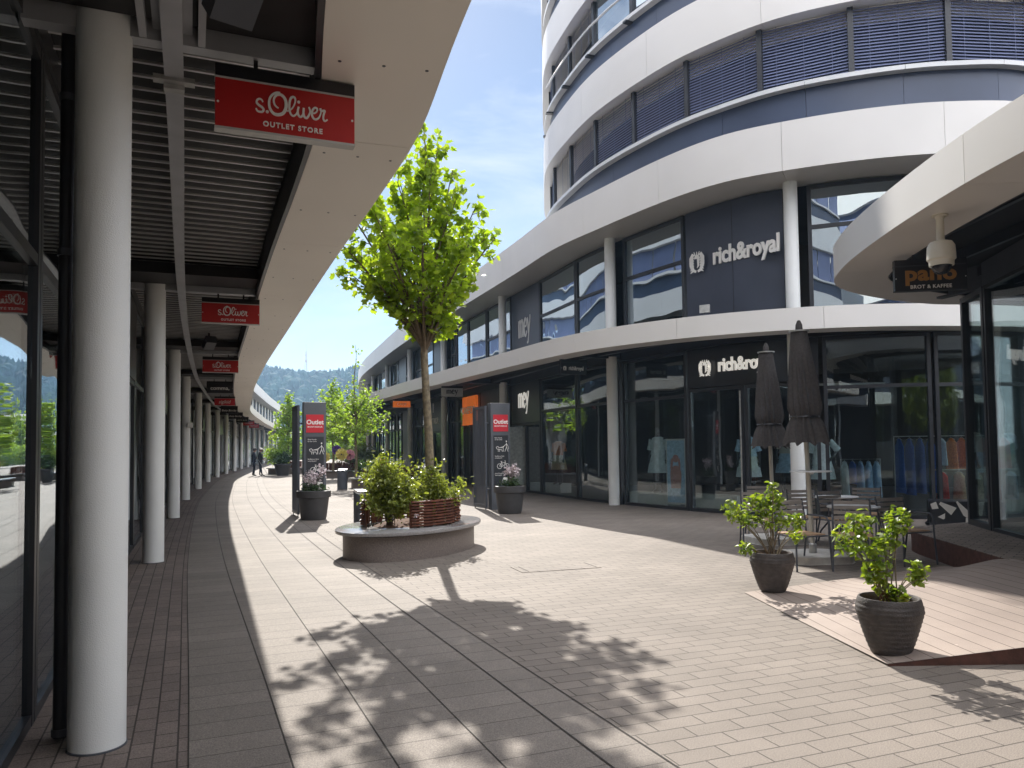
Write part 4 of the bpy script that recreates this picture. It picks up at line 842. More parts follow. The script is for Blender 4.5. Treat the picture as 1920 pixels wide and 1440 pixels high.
# ================================================================== the trees
ENV = [(3.35, .10), (3.7, .42), (4.1, .76), (4.55, 1.05), (4.9, 1.08), (5.3, .90), (5.8, .64), (6.3, .36), (6.7, .14)]
tw0 = .42
make_tree('plane_tree', 'tall young tree with bright green leaves rising from the nearest planter', (-1.36, 12.5, .42), 6.45, 2.85,
          [(z - .42, r) for z, r in ENV], 27, .108, 5200, 'leaf_maple', .078, lean=(-.03, 0), shape=SH_MAPLE, extra=[(1.12, .1, 4.62), (.82, -.2, 5.05), (-1.35, .1, 4.12), (-1.2, -.4, 4.28), (.42, .2, 5.8), (-.5, .1, 5.4), (.1, -1.5, 4.4), (.75, -1.1, 4.2), (-.6, -1.4, 4.6), (-.2, 1.3, 4.5), (.5, 1.2, 4.8), (-1.15, -1.2, 4.9), (-1.2, .9, 4.5), (-.9, -1.0, 5.5), (-.9, 1.1, 5.1), (-1.3, -.7, 4.4)], spread=.055, seed=5, twn=7)
tw0 = .25
GT = 'young trees in the planters farther along the mall'
make_tree('young_tree', 'young tree with wide pale green crown and long bare leader above the peonies', (-6.45, 31.9, .42), 5.5, 1.95, [(1.6, .6), (2.0, 1.35), (2.5, 1.6), (3.0, 1.35), (3.5, .85), (3.9, .35)], 22, .12, 1700, 'leaf_back', .06, shape=SH_BROAD, spread=.10, seed=8, leadf=.3, group=GT)
make_tree('young_tree', 'slender yellow green tree right behind the left information pylon', (-9.85, 42.5, .42), 5.0, 1.9, [(1.2, .4), (1.9, 1.15), (2.8, 1.35), (3.6, 1.2), (4.4, .6), (4.9, .2)], 20, .17, 1500, 'leaf_back', .07, shape=SH_BROAD, spread=.12, seed=9, group=GT)
make_tree('young_tree', 'yellow green tree behind the two people, left of the left pylon', (-14.6, 50.5, .42), 4.9, 1.7, [(1.1, .4), (1.7, 1.0), (2.5, 1.25), (3.3, 1.0), (4.2, .5), (4.8, .15)], 20, .18, 1500, 'leaf_back', .07, shape=SH_BROAD, spread=.12, seed=10, group=GT)
shrub('low rounded green shrub in the far planter right of the two people', -14.7, 49.2, .45, 1.15, 1.75, 1500, 31, 'leaf_back', .17, ns=30, spread=.12)
shrub('peony bush with dark leaves on the second planter bench', -5.35, 31.6, .45, .75, .80, 1500, 32, 'leaf_dark', .09, ns=40)
shrub('pale variegated shrub behind the giant paper flowers', -9.0, 46.0, .45, 1.7, 1.55, 2600, 33, 'leaf_pale', .16, ns=50, spread=.11)
shrub('dark green shrub at the left end of the second planter bench', -6.3, 32.5, .45, .55, .7, 700, 34, 'leaf_dark', .09, ns=26)
def blossom(label, x, y, z, r, m_, cat='flower', n=60, face=True):
    T = thing('giant_flower', label, cat, (x, y, z), 0, 'giant paper flowers on the planter bench'); rg = np.random.default_rng(int(abs(x * 100)))
    mb = MB(); mb.tube([(0, .05, -.75), (0, .03, 0)], .02, 6); mb.build('stem', 'twig', T)
    mb = MB()
    for k in range(3):
        for i in range(9 - k):
            a = 2 * math.pi * i / (9 - k) + k * .3; rr_ = r * (1 - .25 * k); c = np.array([math.cos(a), 0, math.sin(a)]); s_ = np.array([-math.sin(a), 0, math.cos(a)]); dn = np.array([0, -1, 0])
            P = [c * .04, c * rr_ * .45 + s_ * rr_ * .30 + dn * .05 * (k + 1), c * rr_ * .9 + s_ * rr_ * .26 + dn * .02, c * rr_ + dn * .0, c * rr_ * .9 - s_ * rr_ * .26 + dn * .02, c * rr_ * .45 - s_ * rr_ * .30 + dn * .05 * (k + 1)]
            mb.add([p + dn * .03 * k for p in P], [(0, 1, 2, 3), (0, 3, 4, 5)])
    mb.build('petals', m_, T, recalc=False); mb = MB(); mb.lathe([(.001, -.06), (.05, -.03), (.05, .02)], n=10); mb.build('centre', 'purple_leaf', T, xf=Matrix.Rotation(R(-90), 4, 'X') @ Matrix.Translation((0, 0, .1)))
blossom('giant yellow paper flower between the purple and the pink one', -9.27, 42.0, 1.31, .34, 'petal_yellow'); blossom('giant purple paper flower left behind the yellow one', -9.6, 42.3, 1.56, .27, 'petal_purple')
blossom('giant pink paper flower right of the yellow one', -8.88, 42.3, 1.28, .30, 'petal_pink'); blossom('giant pale yellow paper flower just right of the left pylon', -10.1, 41.8, 1.18, .28, 'petal_yellow')
T = thing('peony', 'single red peony on the bush of the second planter bench', 'flower', (-5.18, 30.95, 1.08)); leaves(RNG.normal(size=(40, 3)) * .04, .14, SH_BROAD, 'petals', 'petal_magenta', T)

# ================================================================== litter bins
def litter_bin(label, x, y):
    T = thing('litter_bin', label, 'litter bin', (x, y, 0), R(20), 'round grey litter bins')
    n = 36; mb = MB(); r = .2; P = [(r * math.cos(2 * math.pi * k / n), r * math.sin(2 * math.pi * k / n)) for k in range(n)]
    mb.prism(P, 0, [.72 + .055 * math.cos(2 * (2 * math.pi * k / n)) for k in range(n)]); mb.build('body', 'anthracite', T)
    mb = MB(); m_ = 8; vs = []
    for k in range(n + 1): pass
    for i in range(m_ + 1):
        u = -1 + 2 * i / m_; hw = math.sqrt(max(0, 1.02 - u * u)) * (r + .012); vs += [(-hw, u * (r + .012), .79 + .05 * (.5 - u * u)), (hw, u * (r + .012), .79 + .05 * (.5 - u * u)), (hw, u * (r + .012), .80 + .05 * (.5 - u * u)), (-hw, u * (r + .012), .80 + .05 * (.5 - u * u))]
    mb.add(vs, [(4 * i + j, 4 * i + (j + 1) % 4, 4 * i + 4 + (j + 1) % 4, 4 * i + 4 + j) for i in range(m_) for j in range(4)]); mb.build('lid', 'granite', T)
    return T
litter_bin('round grey litter bin directly behind the nearest planter bench', -2.90, 15.1)
litter_bin('farther round grey litter bin in front of the second planter bench', -6.75, 30.7)

# ================================================================== information pylons
def icon_dog(s=1.0):
    a = .012
    return [[(.10, .23, .036)], W([(.10, .20), (.10, .10)], a), W([(.10, .10), (.06, .0)], a), W([(.10, .10), (.14, .0)], a), W([(.10, .17), (.02, .11), (-.10, .08)], a),
            W([(-.15, .10), (-.11, .12), (-.08, .09), (.02, .09), (.04, .12)], a), W([(-.15, .10), (-.13, .06), (-.10, .05), (-.10, .0)], a), W([(-.10, .05), (-.02, .05), (.0, .0)], a), W([(.02, .09), (.02, .0)], a), W([(-.06, .05), (-.07, 0)], a), W([(.10, .18), (.14, .12), (.15, .05)], a)]
def icon_bike():
    a = .012; c = lambda x, y, r: [(x + r * math.cos(t), y + r * math.sin(t), a) for t in np.linspace(0, 2 * math.pi, 17)]
    return [c(-.09, .05, .055), c(.09, .05, .055), W([(-.09, .05), (-.04, .13), (.05, .13), (.09, .05)], a), W([(-.04, .13), (0, .05), (.05, .13)], a), W([(-.09, .05), (0, .05)], a), W([(-.06, .155), (-.025, .155)], a), W([(.03, .165), (.055, .17), (.05, .13)], a), W([(-.04, .15), (-.045, .12)], a)]
def pylon(label, x, y, rz):
    T = thing('information_pylon', label, 'pylon', (x, y, 0), rz, 'grey information pylons'); w_ = .53; H = 2.73
    mb = MB(); mb.box(-w_ / 2, w_ / 2, 0, .22, .0, H); mb.build('body', 'pylon_grey', T, bevel=.006)
    # slatted screen running back on the left side
    mb = MB(); L_ = .86; x0 = -w_ / 2 - .075; mb.box(x0 - .055, x0, .10, .16, .06, H - .07); mb.box(x0 - .055, x0, .10 + L_ - .06, .10 + L_, .06, H - .07); mb.box(x0 - .055, x0, .16, .10 + L_ - .06, .06, .13); mb.box(x0 - .055, x0, .16, .10 + L_ - .06, H - .14, H - .07)
    mb.build('screen_frame', 'anthracite', T)
    mb = MB()
    for i in range(9): yy = .20 + i * .082; mb.box(x0 - .038, x0 - .022, yy, yy + .03, .131, H - .141)
    mb.build('screen_slats', 'anthracite', T)
    mb = MB(); mb.box(x0 - .025, x0 - .045, .13, .15, 0, .059); mb.box(x0 - .025, x0 - .045, .88, .90, 0, .059); mb.box(x0, -w_ / 2 - .001, .12, .16, 2.2, 2.24); mb.box(x0, -w_ / 2 - .001, .12, .16, .5, .54); mb.build('feet', 'anthracite', T)
    X = lambda z, dx=0, dy=.004: Matrix.Translation((dx, -dy, z)) @ Matrix.Rotation(math.pi / 2, 4, 'X')
    pn = thing('face_panel', None, None); pn.parent = T
    bpy.data.objects.remove(pn)
    mb = MB(); mb.box(-.205, .205, -.006, -.0005, .62, 1.90); mb.build('text_panel', 'dark_metal', T)
    mb = MB(); mb.box(-.205, .205, -.012, -.0005, 2.00, 2.43); rp2 = mb.build('logo_panel', 'sign_red2', T)
    text_part('Outlet', .150, 'sign_white', T, X(2.245, 0, .013), bold=.004, ext=.002); text_part('MONTABAUR', .052, 'sign_white', T, X(2.135, 0, .013), bold=.001, ext=.002, spacing=1.15)
    for s_, z in (('Bitte Hunde', 1.835), ('an der Leine', 1.79), ('Radfahren bitte', 1.365), ('unterlassen!', 1.32), ('Jetzt Shopping Card', .925), ('beantragen!', .88)): text_part(s_, .042, 'sign_white', T, X(z, -.17, .007), align='LEFT', ext=.001)
    mb = MB(); strokes(mb, [[(px * 1.15, py * 1.15, w2) for px, py, w2 in st] for st in icon_dog()], .002, sm=False); mb.build('dog_icon', 'sign_white', T, 0, xf=X(1.48, .04, .007))
    mb = MB(); strokes(mb, [[(px * 1.15, py * 1.15, w2) for px, py, w2 in st] for st in icon_bike()], .002, sm=False); mb.build('bicycle_icon', 'sign_white', T, 0, xf=X(1.05, .06, .007))
    mb = MB(); mb.obox(0, 0, -.09, .09, .13, .006); mb.build('card', 'sign_white', T, xf=Matrix.Translation((.10, -.010, .73)) @ Matrix.Rotation(R(8), 4, 'Y'))
    return T
pylon('left grey information pylon with red Outlet panel, dog and bicycle symbols', -4.72, 18.5, R(24))
pylon('right grey information pylon with red Outlet panel beside the mey shop door', -.30, 19.9, R(24))

def tub(label, x, y, plabel, seed):
    T = thing('planter_tub', label, 'plant pot', (x, y, 0), 0, 'black round planter tubs by the pylons')
    mb = MB(); mb.lathe([(.27, 0), (.29, .06), (.345, .50), (.385, .51), (.39, .655), (.365, .665), (.34, .60)], n=44); mb.build('tub', 'tub', T); mb = MB(); mb.lathe([(.35, .59), (.01, .62)], n=30); mb.build('soil', 'soil', T)
    P = thing('flowering_plant', plabel, 'plant', (x, y, .60), 0, 'flowering plants in the black tubs'); rg = np.random.default_rng(seed)
    st = [(.22 * math.cos(a), .22 * math.sin(a), .10 + .1 * rg.random()) for a in rg.random(16) * 6.28]; bushel(P, st, 330, .07, SH_OVAL, 'leaf_dark', .006, spread=.05, seed=seed)
    st = [(.13 * rg.normal() + .03, .10 * rg.normal(), .28 + .26 * rg.random()) for i in range(12)]; C = np.array(st)[rg.integers(0, 12, 330)] + rg.normal(size=(330, 3)) * [.035, .035, .05]; sb = MB()
    for e in st: sb.tube([(0, 0, 0), (e[0] * .5, e[1] * .5, e[2] * .6), e], .005, 4, False)
    sb.build('flower_stems', 'twig', P); leaves(C, .05, SH_BROAD, 'blossoms', 'petal_white', P)
    return T
tub('black round planter tub in front of the left pylon', -4.56, 17.75, 'pale pink flowering plant in the tub by the left pylon', 41)
tub('black round planter tub in front of the right pylon', -.08, 18.75, 'white flowering plant in the tub by the right pylon', 42)
# dark pot with purple leaved plant by the far planter
T = thing('planter_tub', 'dark pot in front of the far planter bench right of the two people', 'plant pot', (-14.25, 48.0, 0)); mb = MB(); mb.lathe([(.34, 0), (.5, .62), (.54, .64), (.54, .74), (.48, .70)], n=30); mb.build('tub', 'tub', T)
shrub('dark purple leaved bush in the far pot', -14.25, 48.0, .66, .75, .85, 900, 44, 'leaf_dark', .16, name='purple_bush', ns=26)
bpy.data.objects['purple_bush'].children[1].data.materials[0] = M['purple_leaf']

# ================================================================== clay pots with shrubs (front right)
def clay_pot(label, x, y, s=1.0):
    T = thing('clay_pot', label, 'plant pot', (x, y, .012), 0, 'dark ribbed clay pots'); pr = [(.130, 0), (.140, .012)]
    for i in range(46):
        t = i / 45; z = .015 + .405 * t; r = .142 + .108 * (min(1, t / .80)) ** .80 * (1 if t < .84 else 1 - (t - .84) ** 1.5 * 2.2) + .0016 * (1 if i % 4 < 2 else -1); pr.append((r, z))
    pr += [(.232, .435), (.226, .447), (.214, .447), (.205, .435), (.205, .37)]
    mb = MB(); mb.lathe([(r * s, z * s) for r, z in pr], n=64); mb.build('pot', 'clay_dark', T, .9); mb = MB(); mb.lathe([(.21 * s, .372 * s), (.1 * s, .392 * s), (.004, .395 * s)], n=30, caps=False); mb.build('soil', 'pot_soil', T); return T
clay_pot('farther dark clay pot at the left corner of the timber ramp', 2.79, 8.42, .94)
clay_pot('nearer dark clay pot at the front corner of the timber ramp', 2.82, 5.88, .95)
def rose(label, x, y, z, clumps, seed, n):
    P = thing('potted_shrub', label, 'plant', (x, y, z), 0, 'leggy green shrubs in the clay pots'); rg = np.random.default_rng(seed); sb = MB(); C = []
    for cx, cy, cz, r, k in clumps:
        for j in range(2):
            st = np.array([rg.normal() * .03, rg.normal() * .03, -.03]); en = np.array([cx + rg.normal() * r * .4, cy + rg.normal() * r * .4, cz]); mid = np.array([cx * .35, cy * .35, cz * .5]); path = bez(st, mid, en, 8); sb.tube(path, [.007 * (1 - .08 * i) for i in range(8)], 6)
        m_ = int(n * k); q = rg.normal(size=(m_, 3)); q /= np.linalg.norm(q, axis=1)[:, None]; C.append(np.array([cx, cy, cz]) + q * (rg.random((m_, 1)) ** .45) * r)
    sb.build('stems', 'bark', P); leaves(np.vstack(C), .050, SH_BROAD, 'foliage', 'leaf_rose', P, up=.5, curl=.3)
    return P
rose('leggy green shrub in the farther clay pot', 2.79, 8.42, .38, [(-.42, 0, .50, .13, .11), (-.25, .05, .42, .14, .12), (-.05, 0, .46, .16, .16), (.05, .05, .62, .12, .12), (.0, -.1, .76, .06, .04), (-.12, .1, .58, .12, .10), (-.28, 0, .10, .09, .07), (.28, 0, .38, .09, .08), (.30, .05, .22, .09, .07), (.12, -.05, .40, .12, .09)], 51, 740)
rose('leggy green shrub in the nearer clay pot', 2.82, 5.88, .39, [(-.30, 0, .48, .13, .13), (-.18, .05, .60, .12, .12), (-.10, 0, .38, .15, .17), (.03, .05, .45, .10, .10), (.08, 0, .62, .11, .13), (-.12, -.05, .22, .11, .10), (.02, 0, .08, .08, .09), (.22, 0, .18, .07, .06), (.23, .02, .26, .06, .05), (.08, 0, .02, .06, .04)], 52, 720)

# ================================================================== cafe: parasols, tables, chairs
def parasol(label, x, y, H, shelf, lean, rz):
    T = thing('parasol', label, 'parasol', (x, y, 0), rz, 'closed dark parasols of the cafe'); lx = lean
    mb = MB(); mb.prism([(-.42, -.30), (-.30, -.42), (.30, -.42), (.42, -.30), (.42, .30), (.30, .42), (-.30, .42), (-.42, .30)], .005, .105); mb.build('base', 'concrete', T, bevel=.02)
    mb = MB(); mb.tube([(0, 0, .1), (lx * .5, 0, H * .5), (lx, 0, H - .12)], .030, 16); mb.build('pole', 'pole', T)
    mb = MB(); mb.lathe([(.05, .105), (.05, .22), (.034, .24)], n=16); mb.build('pole_socket', 'galv', T)
    zt = H - .14; zb = H - 1.68; n = 16; m_ = 26; vs = []
    for i in range(m_ + 1):
        t = i / m_; z = zt + (zb - zt) * t; r = .11 + .10 * min(1, t * 1.5); r *= 1 - .17 * math.exp(-((t - .76) / .045) ** 2); r += .07 * max(0, t - .80) / .2
        for k in range(n * 2):
            a = math.pi * k / n; f = 1 + (.10 * min(1, t * 3)) * (1 if k % 2 else -1) + .05 * math.sin(3 * a + 6 * t); zz = z + (-.03 if (k % 4 == 1) else .02) * max(0, t - .8) * 5
            vs.append((lx * z / H + r * f * math.cos(a + t * .5), r * f * math.sin(a + t * .5), zz))
    k = 2 * n; mb = MB(); mb.add(vs, [(i * k + j, i * k + (j + 1) % k, (i + 1) * k + (j + 1) % k, (i + 1) * k + j) for i in range(m_) for j in range(k)] + [tuple(range(k))]); mb.build('canopy_cloth', 'fabric_dark', T, 1.2)
    zz = zt + (zb - zt) * .76; mb = MB(); mb.lathe([(.192, -.012), (.198, 0), (.192, .012)], (lx * zz / H, 0, zz), 24); mb.build('strap', 'black_panel', T)
    mb = MB(); mb.lathe([(.135, 0), (.135, .018), (.04, .03)], (lx, 0, H - .14), 20); mb.build('cap_ring', 'galv', T)
    mb = MB(); mb.lathe([(.05, .02), (.045, .10), (.02, .16), (.002, .165)], (lx, 0, H - .14), 16); mb.build('finial', 'fabric_dark', T)
    if shelf: mb = MB(); mb.lathe([(.035, 1.17), (.05, 1.20), (.27, 1.205), (.275, 1.212), (.27, 1.22), (.03, 1.222)], n=40); mb.build('shelf_table', 'rail_white', T)
    return T
parasol('nearer and taller closed dark parasol with a small round shelf on its pole', 4.08, 10.62, 3.27, True, -.11, R(8))
parasol('farther closed dark parasol, left of the taller one', 4.22, 12.6, 3.22, False, -.06, R(15))

def make_chair():
    T = thing('cafe_chair', 'slatted cafe chair', 'chair', (0, 0, 0), 0, 'metal slatted cafe chairs'); m_ = 'anthracite'
    def leg(pts, r=.012): mb = MB(); mb.tube(pts, r, 8); mb.build('leg', m_, T)
    for s_ in (-1, 1):
        leg([(s_ * .26, .26, .0), (s_ * .245, .235, .42), (s_ * .245, .23, .60), (s_ * .245, .20, .645), (s_ * .245, .14, .66), (s_ * .235, -.16, .66)])
        leg([(s_ * .25, -.30, .0), (s_ * .23, -.20, .42), (s_ * .225, -.21, .60), (s_ * .22, -.27, .86)])
    mb = MB(); mb.tube([(-.24, .21, .42), (.24, .21, .42)], .010, 6); mb.tube([(-.23, -.20, .42), (.23, -.20, .42)], .010, 6); mb.tube([(-.24, .21, .42), (-.23, -.20, .42)], .010, 6); mb.tube([(.24, .21, .42), (.23, -.20, .42)], .010, 6); mb.build('seat_frame', m_, T)
    mb = MB()
    for i in range(7): y = .20 - i * .062; mb.box(-.215, .215, y - .052, y, .432, .446)
    mb.build('seat', 'teak', T, bevel=.003)
    mb = MB()
    for i in range(5):
        z = .565 + i * .064; y = -.205 - (z - .56) * .19; mb.beam((-.212, y, z), (.212, y, z), .012, .045)
    mb.build('backrest', 'slat_grey', T); return T
ch0 = make_chair()
CH = [(3.70, 10.02, 196, 'slatted chair in front of the parasol, back to the camera, seat in the sun'), (4.30, 9.85, 160, 'slatted chair mostly behind the nearer potted shrub'),
      (5.18, 10.3, 196, 'slatted chair at the right beside the rusty terrace edge'), (5.02, 11.9, 200, 'slatted chair with pale shining backrest in the middle of the cafe'),
      (4.65, 12.3, 180, 'dark slatted chair behind the round cafe table'), (3.75, 11.9, 170, 'slatted chair behind the farther clay pot shrub'), (5.75, 12.7, 150, 'slatted chair farthest right by the shop window'),
      (4.35, 13.6, 170, 'slatted chair farthest back, right beside the round column')]
for i, (x, y, a, lb) in enumerate(CH):
    o = ch0 if i == 0 else copy_tree(ch0); o.location = (x, y, .0); o.rotation_euler = (0, 0, R(a)); o['label'] = lb
def table(label, x, y, r=.34):
    T = thing('cafe_table', label, 'table', (x, y, 0), 0, 'round cafe tables'); mb = MB(); mb.lathe([(r - .01, .715), (r, .72), (r, .735), (r - .01, .74)], n=40); mb.build('tabletop', 'rail_white', T)
    mb = MB(); mb.tube([(0, 0, .1), (0, 0, .715)], .025, 12); mb.build('column', 'anthracite', T)
    for k in range(3): a = k * 2.094 + .4; mb = MB(); mb.tube([(0, 0, .40), (.10 * math.cos(a), .10 * math.sin(a), .36), (.25 * math.cos(a), .25 * math.sin(a), .18), (.30 * math.cos(a), .30 * math.sin(a), .005)], .014, 8); mb.build('leg', 'anthracite', T)
table('round cafe table with curved legs between the parasol and the right chair', 4.62, 10.55); table('round cafe table near the shop window behind the first one', 5.2, 12.5)

# ================================================================== figures
def figure(T, pose, H=1.75, mats=('skin', 'cloth_navy', 'cloth_navy', 'cloth_black'), fingers=True, name='body'):
    """one skinned body; pose gives the joints in metres for a 1.75 m figure facing +Y"""
    J = dict(pelvis=(0, 0, .95), waist=(0, .01, 1.10), chest=(0, .0, 1.32), neck0=(0, -.01, 1.47), neck=(0, .01, 1.53), jaw=(0, .03, 1.585), head=(0, .02, 1.66), crown=(0, .01, 1.735),
             ls=(-.18, 0, 1.42), rs=(.18, 0, 1.42), le=(-.24, -.02, 1.14), re=(.24, -.02, 1.14), lw=(-.25, .06, .90), rw=(.25, .06, .90),
             lh=(-.09, 0, .90), rh=(.09, 0, .90), lk=(-.10, .03, .50), rk=(.10, .03, .50), la=(-.11, 0, .09), ra=(.11, 0, .09), lt=(-.12, .16, .035), rt=(.12, .16, .035)); J.update(pose)
    RD = dict(pelvis=(.155, .115), waist=(.135, .10), chest=(.17, .115), neck0=(.07, .07), neck=(.053, .053), jaw=(.062, .07), head=(.078, .095), crown=(.055, .065), ls=(.062, .062), rs=(.062, .062), le=(.045, .045), re=(.045, .045), lw=(.028, .028), rw=(.028, .028),
              lh=(.095, .095), rh=(.095, .095), lk=(.062, .062), rk=(.062, .062), la=(.042, .042), ra=(.042, .042), lt=(.038, .034), rt=(.038, .034))
    E = [('pelvis', 'waist'), ('waist', 'chest'), ('chest', 'neck0'), ('neck0', 'neck'), ('neck', 'jaw'), ('jaw', 'head'), ('head', 'crown'), ('chest', 'ls'), ('ls', 'le'), ('le', 'lw'), ('chest', 'rs'), ('rs', 're'), ('re', 'rw'), ('pelvis', 'lh'), ('lh', 'lk'), ('lk', 'la'), ('la', 'lt'), ('pelvis', 'rh'), ('rh', 'rk'), ('rk', 'ra'), ('ra', 'rt')]
    J['nose'] = (J['head'][0], J['head'][1] + .115, J['head'][2] - .03); RD['nose'] = (.014, .014); E.append(('head', 'nose'))
    for s_ in 'lr':
        wv = Vector(J[s_ + 'w']); d = (wv - Vector(J[s_ + 'e'])).normalized(); side = Vector((1, 0, 0)) if abs(d.x) < .8 else Vector((0, 0, 1)); side = (side - d * side.dot(d)).normalized(); cu = d.cross(side); pk = s_ + 'palm'; J[pk] = tuple(wv + d * .055); RD[pk] = (.036, .02); E.append((s_ + 'w', pk))
        for f in range(4):
            o_ = (f - 1.5) * .019; b0 = wv + d * .085 + side * o_; ln = (.062, .075, .07, .055)[f]; ks = [s_ + 'f%d%d' % (f, j) for j in range(3)]
            for j, kk in enumerate(ks): J[kk] = tuple(b0 + d * ln * (j / 2) * .8 + cu * .022 * (j / 2) ** 2 * (1 if f % 2 else 1.2)); RD[kk] = (.0095 - .001 * j,) * 2
            E += [(pk, ks[0]), (ks[0], ks[1]), (ks[1], ks[2])]
        b0 = wv + d * .03 + side * (.036 if s_ == 'l' else -.036); J[s_ + 'th0'] = tuple(b0); J[s_ + 'th1'] = tuple(b0 + d * .045 + side * (.018 if s_ == 'l' else -.018)); RD[s_ + 'th0'] = (.012, .012); RD[s_ + 'th1'] = (.009, .009); E += [(pk, s_ + 'th0'), (s_ + 'th0', s_ + 'th1')]
    K = list(J); k = H / 1.75; me = bpy.data.meshes.new(name); me.from_pydata([tuple(c * k for c in J[q]) for q in K], [(K.index(a), K.index(b)) for a, b in E], [])
    o = bpy.data.objects.new(name, me); COL.objects.link(o); md = o.modifiers.new('skin', 'SKIN'); md.use_smooth_shade = True
    for i, q in enumerate(K): me.skin_vertices[0].data[i].radius = [c * k for c in RD[q]]; me.skin_vertices[0].data[i].use_root = (q == 'pelvis')
    o.modifiers.new('sub', 'SUBSURF').levels = 1
    m2 = bpy.data.meshes.new_from_object(o.evaluated_get(bpy.context.evaluated_depsgraph_get())); bpy.data.objects.remove(o); m2.name = name; m2.materials.clear()
    for q in mats: m2.materials.append(M[q])
    hz = J['neck0'][2] * k + .03
    wr = [Vector(J['lw']) * k, Vector(J['rw']) * k]
    for p in m2.polygons:
        c = p.center; hand = min((c - q).length for q in wr) < .15 * k and min((c - Vector(J[s_ + 'palm']) * k).length for s_ in 'lr') < .115 * k
        p.material_index = 0 if (c.z > hz or hand) else 3 if c.z < .10 * k else 2 if (c.z < .92 * k and abs(c.x) < .24 * k) else 1
    ob = bpy.data.objects.new(name, m2); COL.objects.link(ob); ob.parent = T; return J, k
def person(label, x, y, rz, pose, cap, jacket):
    T = thing('person', label, 'person', (x, y, 0), rz); J, k = figure(T, pose, 1.72, ('skin', jacket, 'cloth_navy', 'cloth_black')); h = Vector(J['head']) * k
    mb = MB(); mb.lathe([(.098, .0), (.10, .03), (.085, .075), (.05, .10), (.004, .108)], (h.x, h.y - .005, h.z + .015), 20, sy=1.12); mb.obox(h.x, h.y + .15, h.z + .012, h.z + .024, .14, .11); mb.build('cap', cap, T)
    mb = MB(); mb.lathe([(.088, -.06), (.097, -.02), (.098, .02)], (h.x, h.y - .028, h.z), 18, sy=.95, caps=False); mb.build('hair', 'hair', T)
    mb = MB(); mb.lathe([(.185, -.02), (.175, .10), (.185, .26), (.19, .40), (.13, .52), (.08, .56)], (0, J['waist'][1] * k, .88 * k), 20, sy=.70, caps=False); mb.build('jacket', jacket, T)
    for s_ in (-1, 1):
        mb = MB(); mb.lathe([(.011, -.004), (.011, .004)], (0, 0, 0), 8); mb.build('eye', 'cloth_black', T, xf=Matrix.Translation((h.x + s_ * .032, h.y + .092, h.z + .004)) @ Matrix.Rotation(R(90), 4, 'X'))
    return T
person('person in dark clothes and dark cap with a grabber, left of the two', -15.9, 47.6, R(-70), dict(head=(0, .06, 1.64), crown=(0, .06, 1.715), jaw=(0, .07, 1.565), le=(-.22, .06, 1.16), lw=(-.16, .28, 1.12), re=(.22, .06, 1.16), rw=(.10, .30, 1.05), la=(-.11, -.08, .09), lt=(-.12, .08, .035)), 'cloth_black', 'cloth_navy')
person('person in black jacket and white cap holding a pole, right of the two', -15.42, 47.3, R(-60), dict(head=(0, .06, 1.64), crown=(0, .06, 1.715), jaw=(0, .07, 1.565), le=(-.22, .04, 1.16), lw=(-.14, .26, 1.02), re=(.22, .06, 1.16), rw=(.12, .30, 1.08), ra=(.11, .10, .09), rt=(.12, .26, .035)), 'cap_white', 'cloth_black')
T = thing('litter_grabber', 'thin pole held by the person in the white cap, pointing to the ground', 'litter grabber'); mb = MB(); mb.tube([(-15.52, 47.05, 1.12), (-14.75, 46.7, .12)], .012, 6); mb.build('shaft', 'galv', T); mb = MB(); mb.tube([(-15.52, 47.05, 1.12), (-15.6, 47.08, 1.2), (-15.56, 47.0, 1.24)], .018, 6); mb.build('handle', 'cloth_black', T)

# mannequins and clothes behind the shop glass
def mannequin(label, x, y, z, rz, top, skirt, pose={}, topz=1.05):
    T = thing('mannequin', label, 'mannequin', (x, y, z), rz, 'mannequins in the shop windows'); J, k = figure(T, pose, 1.72, ('mannequin',) * 4)
    mb = MB(); mb.lathe([(.215, topz - 1.05), (.19, .10), (.185, .25), (.20, .36), (.15, .44), (.075, .47)], (0, .0, 1.0), 26, sy=.68, caps=False); mb.build('top', top, T)
    for s_ in 'lr': mb = MB(); a = Vector(J[s_ + 's']) * k; b = Vector(J[s_ + 'e']) * k; mb.tube([a, (a + b) / 2, b], [.078, .072, .082], 12, False); mb.build('sleeve', top, T)
    mb = MB(); pr = [(.30, .52), (.26, .75), (.19, .98), (.17, 1.06)]; mb.lathe([(r, zz) for r, zz in pr], n=30, sy=.75, caps=False); mb.build('skirt', skirt, T); return T
mannequin('mannequin in a pale dress left of the open shop door, behind glass', 3.85, 20.45, .35, R(150), 'dress_light', 'dress_light')
mannequin('mannequin with hand on hip in a pale blue jacket behind the middle shop window', 7.1, 17.8, .25, R(165), 'dress_light', 'dress_light', dict(le=(-.36, -.02, 1.2), lw=(-.2, .1, 1.02)), 1.0)
mannequin('mannequin in a white blouse behind the one with hand on hip', 6.85, 19.3, .35, R(160), 'plinth', 'dress_paleblue')
mannequin('mannequin in an orange outfit in the window left of the first round column', 1.55, 26.0, .3, R(140), 'dress_orange', 'dress_sand')
mannequin('mannequin in pale clothes behind the parasol poles', 5.6, 18.4, .3, R(160), 'dress_paleblue', 'dress_light')
